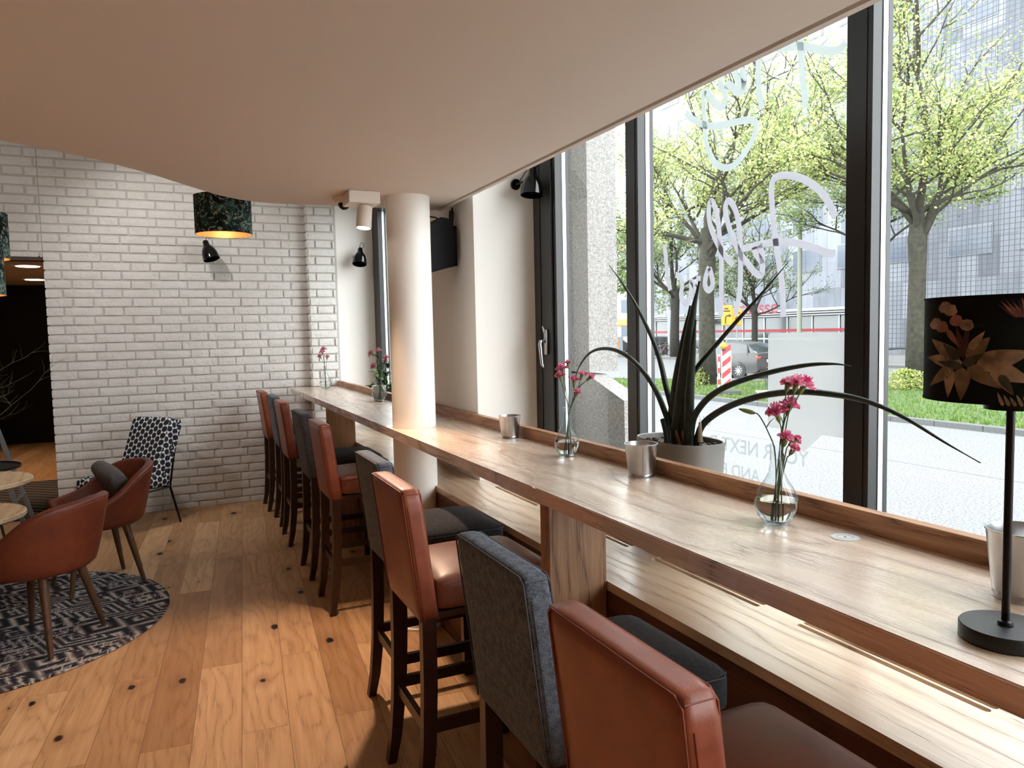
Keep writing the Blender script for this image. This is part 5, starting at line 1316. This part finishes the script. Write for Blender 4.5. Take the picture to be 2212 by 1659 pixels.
# bicycles
def bike(x, y, yaw, label, c, group='parked bicycles'):
    t = thing('bicycle', label, 'bicycle', (x, y, GZ+.1), yaw, group)
    for sx in (-.52, .52):
        b = MB(); m = Matrix.Translation((sx, 0, .34)) @ Matrix.Rotation(PI/2, 4, 'X')
        ring = [(.33*math.cos(2*PI*k/28), .33*math.sin(2*PI*k/28), 0) for k in range(29)]; b.tube(ring, .018, 6, cap=False)
        for k in range(12): a_ = 2*PI*k/12; b.bar((0, 0, 0), (.32*math.cos(a_), .32*math.sin(a_), 0), .005)
        b.xf(m); b.build('wheel', BLKM, t)
    b = MB()
    for p, q in (((-.52, 0, .34), (-.08, 0, .30)), ((-.08, 0, .30), (-.2, 0, .86)), ((-.2, 0, .80), (-.52, 0, .34)), ((-.17, 0, .72), (.33, 0, .82)), ((-.08, 0, .30), (.35, 0, .74)), ((.31, 0, .92), (.52, 0, .34))): b.tube([p, q], .017, 6)
    b.build('frame', plain('bike_paint_%d' % int(x*100), c, .4), t)
    b = MB(); b.tube([(.22, -.26, .98), (.31, -.1, .98), (.31, .1, .98), (.22, .26, .98)], .013, 6); b.build('handlebar', BLKM, t)
    b = MB(); b.cushion((-.22, 0, .9), (.26, .15, .06), .025, cuts=3); b.build('saddle', BLKM, t, smooth=True)
    return t
q = at(1652, 842, Z=GZ+.1); bike(q.x+.3, q.y, R(60), 'dark bicycle standing behind the white sticker next to the car', rgb(40, 40, 44))
bl_ = ['row of parked bicycles, the one nearest the left window edge', 'dark parked bicycle second in the row left of the thick trunk', 'pale parked bicycle in the middle of the row left of the thick trunk', 'dark parked bicycle fourth in the row left of the thick trunk', 'red parked bicycle close to the thick trunk', 'white parked bicycle at the right end of the row']
for k, (px_, c) in enumerate(((1400, rgb(60, 80, 70)), (1415, rgb(40, 44, 50)), (1430, rgb(190, 170, 180)), (1445, rgb(50, 50, 56)), (1478, rgb(160, 50, 60)), (1492, rgb(210, 210, 210)))):
    q = at(px_, 778, X=33.2+.25*k); bike(q.x, q.y, R(-25+k*7), bl_[k], c)
# utility box and advertising pillar
q = at(1331, 776, X=31.9); t = thing('utility_cabinet', 'grey and orange utility cabinet by the road behind the thin mullion', 'cabinet', (q.x, q.y, GZ+.1), R(-35))
b = MB(); b.box(-.55, .55, -.3, .3, 0, 1.45, .02); b.build('body', plain('cabinet_grey', rgb(150, 156, 158), .6), t)
b = MB(); b.box(-.2, .25, -.312, -.302, .35, 1.3); b.build('poster', plain('poster_orange', rgb(206, 140, 84), .6), t)
q = at(1452, 778, X=34.6); b = MB(); b.box(-.3, .3, -.18, .18, 0, 3.4, .02); o = b.build('grey_pillar', plain('pillar_grey', rgb(196, 200, 206), .6)); o.location = (q.x, q.y, GZ+.1); o.rotation_euler = (0, 0, R(-50)); tag(o, 'light grey square post left of the thick trunk beyond the bicycles', 'post')

# ================================================================== BUILDINGS
def concrete():
    t = NT('panel_concrete'); co = t.coord(); sx = t.n('SeparateXYZ'); t.set(sx.inputs[0], co); y, z = sx.outputs[1], sx.outputs[2]
    cell = t.math('FLOOR', t.math('MULTIPLY', y, .8)); wn = t.n('TexWhiteNoise'); cc = t.n('CombineXYZ'); t.set(cc.inputs[0], cell); t.set(cc.inputs[1], t.math('FLOOR', t.math('MULTIPLY', z, .42))); t.set(wn.inputs['Vector'], cc.outputs[0])
    c = t.ramp(t.math('ADD', t.math('MULTIPLY', wn.outputs[0], .55), t.math('MULTIPLY', t.noise(t.mapping(co, (1, 3, .4)), 1.2, 4), .45)), [(.2, rgb(104, 108, 116)), (.8, rgb(146, 150, 158))])
    jy = t.math('LESS_THAN', t.math('FRACT', t.math('MULTIPLY', y, .8)), .035); jz = t.math('LESS_THAN', t.math('FRACT', t.math('MULTIPLY', z, .42)), .02)
    c = t.mix(t.math('MULTIPLY', t.math('MAXIMUM', jy, jz), .6), c, rgb(80, 84, 92)); t.bsdf(c, .85, 0, None, .2); return t.m
CONC = concrete()
t = thing('office_building', 'long grey concrete-panelled office block across the street', 'building', (44, 30, GZ))
b = MB()
b.box(0, 12, -50, 36, 3.3, 30); b.box(.01, 12, 2, 36, 30, 46); b.box(.0, 12, -50, 6.5, .1, 3.3); b.build('facade', CONC, t)
WINB = plain('office_glass', rgb(120, 130, 148), .15, 0, .7); 
for fl in range(7):
    z = 6.2+fl*3.4
    for k in range(19):
        y = -44+k*4.2
        b = MB(); b.mi = 1; b.box(-.06, .0, y-.08, y+2.68, z-.08, z+1.68); b.mi = 0; b.box(-.09, -.061, y, y+1.26, z, z+1.6); b.box(-.09, -.061, y+1.34, y+2.6, z, z+1.6); b.build('window', [WINB, GM], t)
# ground-floor shop front with canopy, red stripe and lettering
b = MB(); b.box(.6, 1, 6.5, 36, 0, 3.3); b.build('shop_wall', plain('shop_inside', rgb(110, 124, 130), .6), t)
for k in range(12):
    y = 6.5+k*2.5
    b = MB(); b.box(.2, .26, y+.06, y+2.44, .15, 2.8); b.build('shop_window', plain('shop_glass%d' % (k % 3), (rgb(96, 120, 128), rgb(120, 140, 140), rgb(84, 104, 110))[k % 3], .1, 0, .8), t)
b = MB()
for k in range(12): b.box(.12, .3, 6.5+k*2.5-.04, 6.5+k*2.5+0.05, .0, 2.84)
b.box(.14, .28, 6.5, 36, 1.05, 1.15); b.box(.14, .28, 6.5, 36, .0, .15); b.build('shop_frame', ALU, t)
b = MB(); b.box(.08, .13, 6.5, 36, 1.66, 1.86); b.build('red_stripe', plain('sign_red', rgb(226, 50, 66), .5), t)
b = MB(); b.box(-1.4, .5, 6.5, 36, 2.84, 2.92); b.box(-1.5, .2, 6.5, 36, 3.02, 3.09); b.box(-1.2, .2, 6.5, 36, 3.19, 3.38); b.build('canopy', plain('canopy_white', rgb(226, 228, 230), .5), t)
b = MB(); b.box(-1.38, .4, 6.5, 36, 2.92, 3.02); b.box(-1.1, .1, 6.5, 36, 3.09, 3.19); b.build('canopy_groove', plain('canopy_dark', rgb(90, 96, 102), .6), t)
# red shop lettering above the canopy
pA = at(1680, 659, X=42.6); pB = at(1556, 659, X=42.6); sc = abs(pB.y-pA.y)/max(v.co.x for v in glyph_mesh('Sparkasse').vertices)
lettering('Sparkasse', Matrix(((0, 0, -1, -1.4), (-sc, 0, 0, max(pA.y, pB.y)-30), (0, sc*.9, 0, pA.z-GZ-.36*sc), (0, 0, 0, 1))), plain('sign_letter_red', rgb(176, 62, 80), .5), t, 'shop_letter')
# debris netting hung in front of the facade: a real grid of cords
t = thing('scaffold_netting', 'grey scaffold netting hung in front of the office block at the right', 'netting', (42.2, 18, GZ))
b = MB()
for k in range(100):
    y = -14+k*.3; b.box(0, .02, y, y+.035, .55, 24)
for k in range(79):
    z = .55+k*.3; b.box(.02, .04, -14, 16, z, z+.035)
b.build('net', plain('net_cord', rgb(120, 124, 134), .8), t)['kind'] = 'stuff'
b = MB(); b.tube([(-.02, y, 0.5+.05*math.sin(y*2.3)) for y in [q*.5-14 for q in range(61)]], .09, 6); b.build('net_hem', plain('net_hem', rgb(90, 92, 98), .8), t)
# pale houses closing the street on the left
HW = plain('pale_render', rgb(232, 234, 238), .8); HR = plain('brick_red_wall', rgb(190, 150, 140), .8); WD = plain('dark_pane', rgb(110, 118, 126), .2)
def house(x, y, yaw, w, h, d, m, label, rows_, cols):
    t = thing('house', label, 'building', (x, y, GZ), yaw, 'buildings at the end of the street')
    b = MB(); b.box(-w/2, w/2, 0, d, 0, h); b.build('wall', m, t)
    for r_ in range(rows_):
        for c in range(cols):
            xx = -w/2+(c+.5)*w/cols; z = 1.2+r_*3.1; b = MB(); b.box(xx-.55, xx+.55, -.05, -.001, z, z+1.7); b.build('window', WD, t)
    b = MB(); b.box(-w/2-.2, w/2+.2, -.2, d, h, h+.3); b.build('roof_edge', GM, t)
house(52, 84, R(-30), 20, 16, 10, HW, 'pale rendered house at the end of the street behind the bicycles', 5, 7)
q = at(1330, 700, X=38); b = MB(); b.box(-2.4, 2.4, -.9, .9, 2.4, 2.5); b.prism([(-.9, 2.5), (.9, 2.5), (.9, 3.1)], -2.4, 2.4, 'x'); o = b.build('awning', plain('awning_orange', rgb(226, 166, 96), .7)); o.location = (q.x, q.y, GZ); o.rotation_euler = (0, 0, R(-40)); tag(o, 'orange awning far up the street beside the granite pillar', 'awning')
b = MB()
for sx in (-2.3, 2.3):
    for sy in (-.8, .8): b.box(sx-.04, sx+.04, sy-.04, sy+.04, 0, 2.4)
po = b.build('awning_post', GM, o)

# ================================================================== LIGHT
W = bpy.data.worlds.new('world'); S.world = W; W.use_nodes = True
nt = W.node_tree; nt.nodes.clear(); wo = nt.nodes.new('ShaderNodeOutputWorld'); bg = nt.nodes.new('ShaderNodeBackground')
bg.inputs[0].default_value = (.95, .975, 1.0, 1); bg.inputs[1].default_value = SKY_STRENGTH
nt.links.new(bg.outputs[0], wo.inputs[0])
L = bpy.data.lights.new('sun', 'SUN'); L.energy = .15; L.angle = R(25); L.color = (1, .96, .9)
o = bpy.data.objects.new('sun', L); COL.objects.link(o); o.rotation_euler = (R(38), R(-32), 0)
def spot(name, loc, aim, power, size, blend, col, soft=.03):
    L = bpy.data.lights.new(name, 'SPOT'); L.energy = power; L.spot_size = R(size); L.spot_blend = blend; L.color = col; L.shadow_soft_size = soft
    o = bpy.data.objects.new(name, L); COL.objects.link(o); o.location = loc; o.rotation_euler = (Vector(aim)-Vector(loc)).to_track_quat('-Z', 'Y').to_euler(); return o
spot('spot_beam', (.917, 3.785, 2.135), (.16, 2.95, 0), 115, 88, .55, (1, .70, .49))
def fill_downlight(x, y, label, power, aim=(0, 0), col=(1, .84, .68), size=110):
    t = thing('added_fill_lamp', label, 'lamp', (x, y, CEIL_Z), 0, 'added fill downlights in the low ceiling')
    b = MB(); b.lathe([(.036, -.0005), (.052, -.0005), (.052, -.004), (.036, -.006)], 32); b.build('ring', WHT, t)
    b = MB(); b.lathe([(0, -.002), (.036, -.002)], 32); b.build('lens', emit('fill_lens', (1, .9, .78, 1), 6), t)
    return spot('fill_beam', (x, y, CEIL_Z-.012), (x+aim[0], y+aim[1], 0), power, size, .6, col, .04)
# fill lamps added behind and beside the viewer to brighten the room
fill_downlight(-.6, -.9, 'added fill downlight in the low ceiling behind the viewer', 70)
fill_downlight(.35, -.6, 'added fill downlight in the low ceiling near the counter, behind the viewer', 18)
fill_downlight(-2.6, .6, 'added fill downlight in the low ceiling to the left of the viewer', 90)
fill_downlight(-3.0, -2.4, 'added fill downlight in the low ceiling farthest behind the viewer', 90)
def upper_fill(x, y, label, power, tgt):  # unseen lamps added on the upper ceiling to brighten the brick wall
    t = thing('added_fill_lamp', label, 'lamp', (x, y, TOP_Z), 0, 'added fill downlights on the upper ceiling')
    b = MB(); b.lathe([(0, -.0005), (.05, -.0005), (.05, -.09), (.044, -.09), (.044, -.06)], 32); b.build('housing', WHT, t, smooth=True, angle=40)
    b = MB(); b.lathe([(0, -.062), (.044, -.062)], 32); b.build('lens', emit('upper_fill_lens', (1, .92, .82, 1), 6), t)
    return spot('fill_beam', (x, y, TOP_Z-.095), tgt, power, 105, .8, (1, .96, .92), .05)
upper_fill(-.3, 6.2, 'added fill downlight high above the lounge chair, hidden from view by the low ceiling', 55, (.2, 7.5, 1.9))
upper_fill(-1.9, 5.2, 'added fill downlight high above the wooden tables', 60, (-1.0, 7.5, 1.6))
spot('table_fill_beam', (-1.9, 5.2, TOP_Z-.1), (-1.2, 5.15, .7), 26, 34, .6, (1, .86, .7), .05)  # extra beam added to brighten the wooden table tops
# next room: two small lit lamps in its ceiling
for q_, (px_, py_) in enumerate(((60, 575), (75, 604))):
    p = at(px_, py_, Z=2.5); b = MB(); b.lathe([(0, 0), (.12, 0), (.12, -.006), (0, -.006)], 24); o = b.build('ceiling_disc_lamp', emit('disc_lamp%d' % q_, (1, .82, .62, 1), 5)); o.location = (p.x, p.y, 2.499); tag(o, ('small lit ceiling lamp in the next room, the nearer one', 'small lit ceiling lamp in the next room, the farther one')[q_], 'lamp')
spot('next_room_beam', (-1.6, 10.2, 2.45), (-1.7, 10.6, 0), 110, 100, .5, (1, .7, .45))
# warm lamp light over the lounge
p0_ = None

# outdoor exposure is put into the colours: darkened to offset the strong sky
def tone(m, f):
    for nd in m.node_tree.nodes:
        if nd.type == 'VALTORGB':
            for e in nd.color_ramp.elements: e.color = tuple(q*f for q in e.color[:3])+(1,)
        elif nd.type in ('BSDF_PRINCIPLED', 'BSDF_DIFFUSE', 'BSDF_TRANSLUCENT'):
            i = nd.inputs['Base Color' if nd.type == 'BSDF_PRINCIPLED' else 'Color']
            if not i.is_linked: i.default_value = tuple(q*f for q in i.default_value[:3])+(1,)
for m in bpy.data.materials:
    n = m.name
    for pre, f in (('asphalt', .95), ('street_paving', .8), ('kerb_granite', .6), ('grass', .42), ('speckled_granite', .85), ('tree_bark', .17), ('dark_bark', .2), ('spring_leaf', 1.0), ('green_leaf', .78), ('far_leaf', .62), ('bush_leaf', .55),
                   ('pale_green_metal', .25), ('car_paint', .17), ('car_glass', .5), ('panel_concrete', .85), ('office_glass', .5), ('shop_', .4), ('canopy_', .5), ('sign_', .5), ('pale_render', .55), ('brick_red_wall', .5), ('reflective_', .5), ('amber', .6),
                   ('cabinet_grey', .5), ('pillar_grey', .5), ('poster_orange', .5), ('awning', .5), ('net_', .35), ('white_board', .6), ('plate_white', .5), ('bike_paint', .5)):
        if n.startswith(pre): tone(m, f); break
S.view_settings.view_transform = 'Standard'; S.view_settings.look = 'None'; S.view_settings.exposure = EXPOSURE; S.view_settings.gamma = 1
try: S.view_settings.use_curve_mapping = False
except Exception: pass
S.cycles.use_denoising = True; S.cycles.use_adaptive_sampling = True; S.cycles.adaptive_threshold = .03
S.cycles.max_bounces = 7; S.cycles.diffuse_bounces = 4; S.cycles.glossy_bounces = 4; S.cycles.transmission_bounces = 6; S.cycles.transparent_max_bounces = 12
S.cycles.caustics_reflective = False; S.cycles.caustics_refractive = False; S.cycles.sample_clamp_indirect = 6
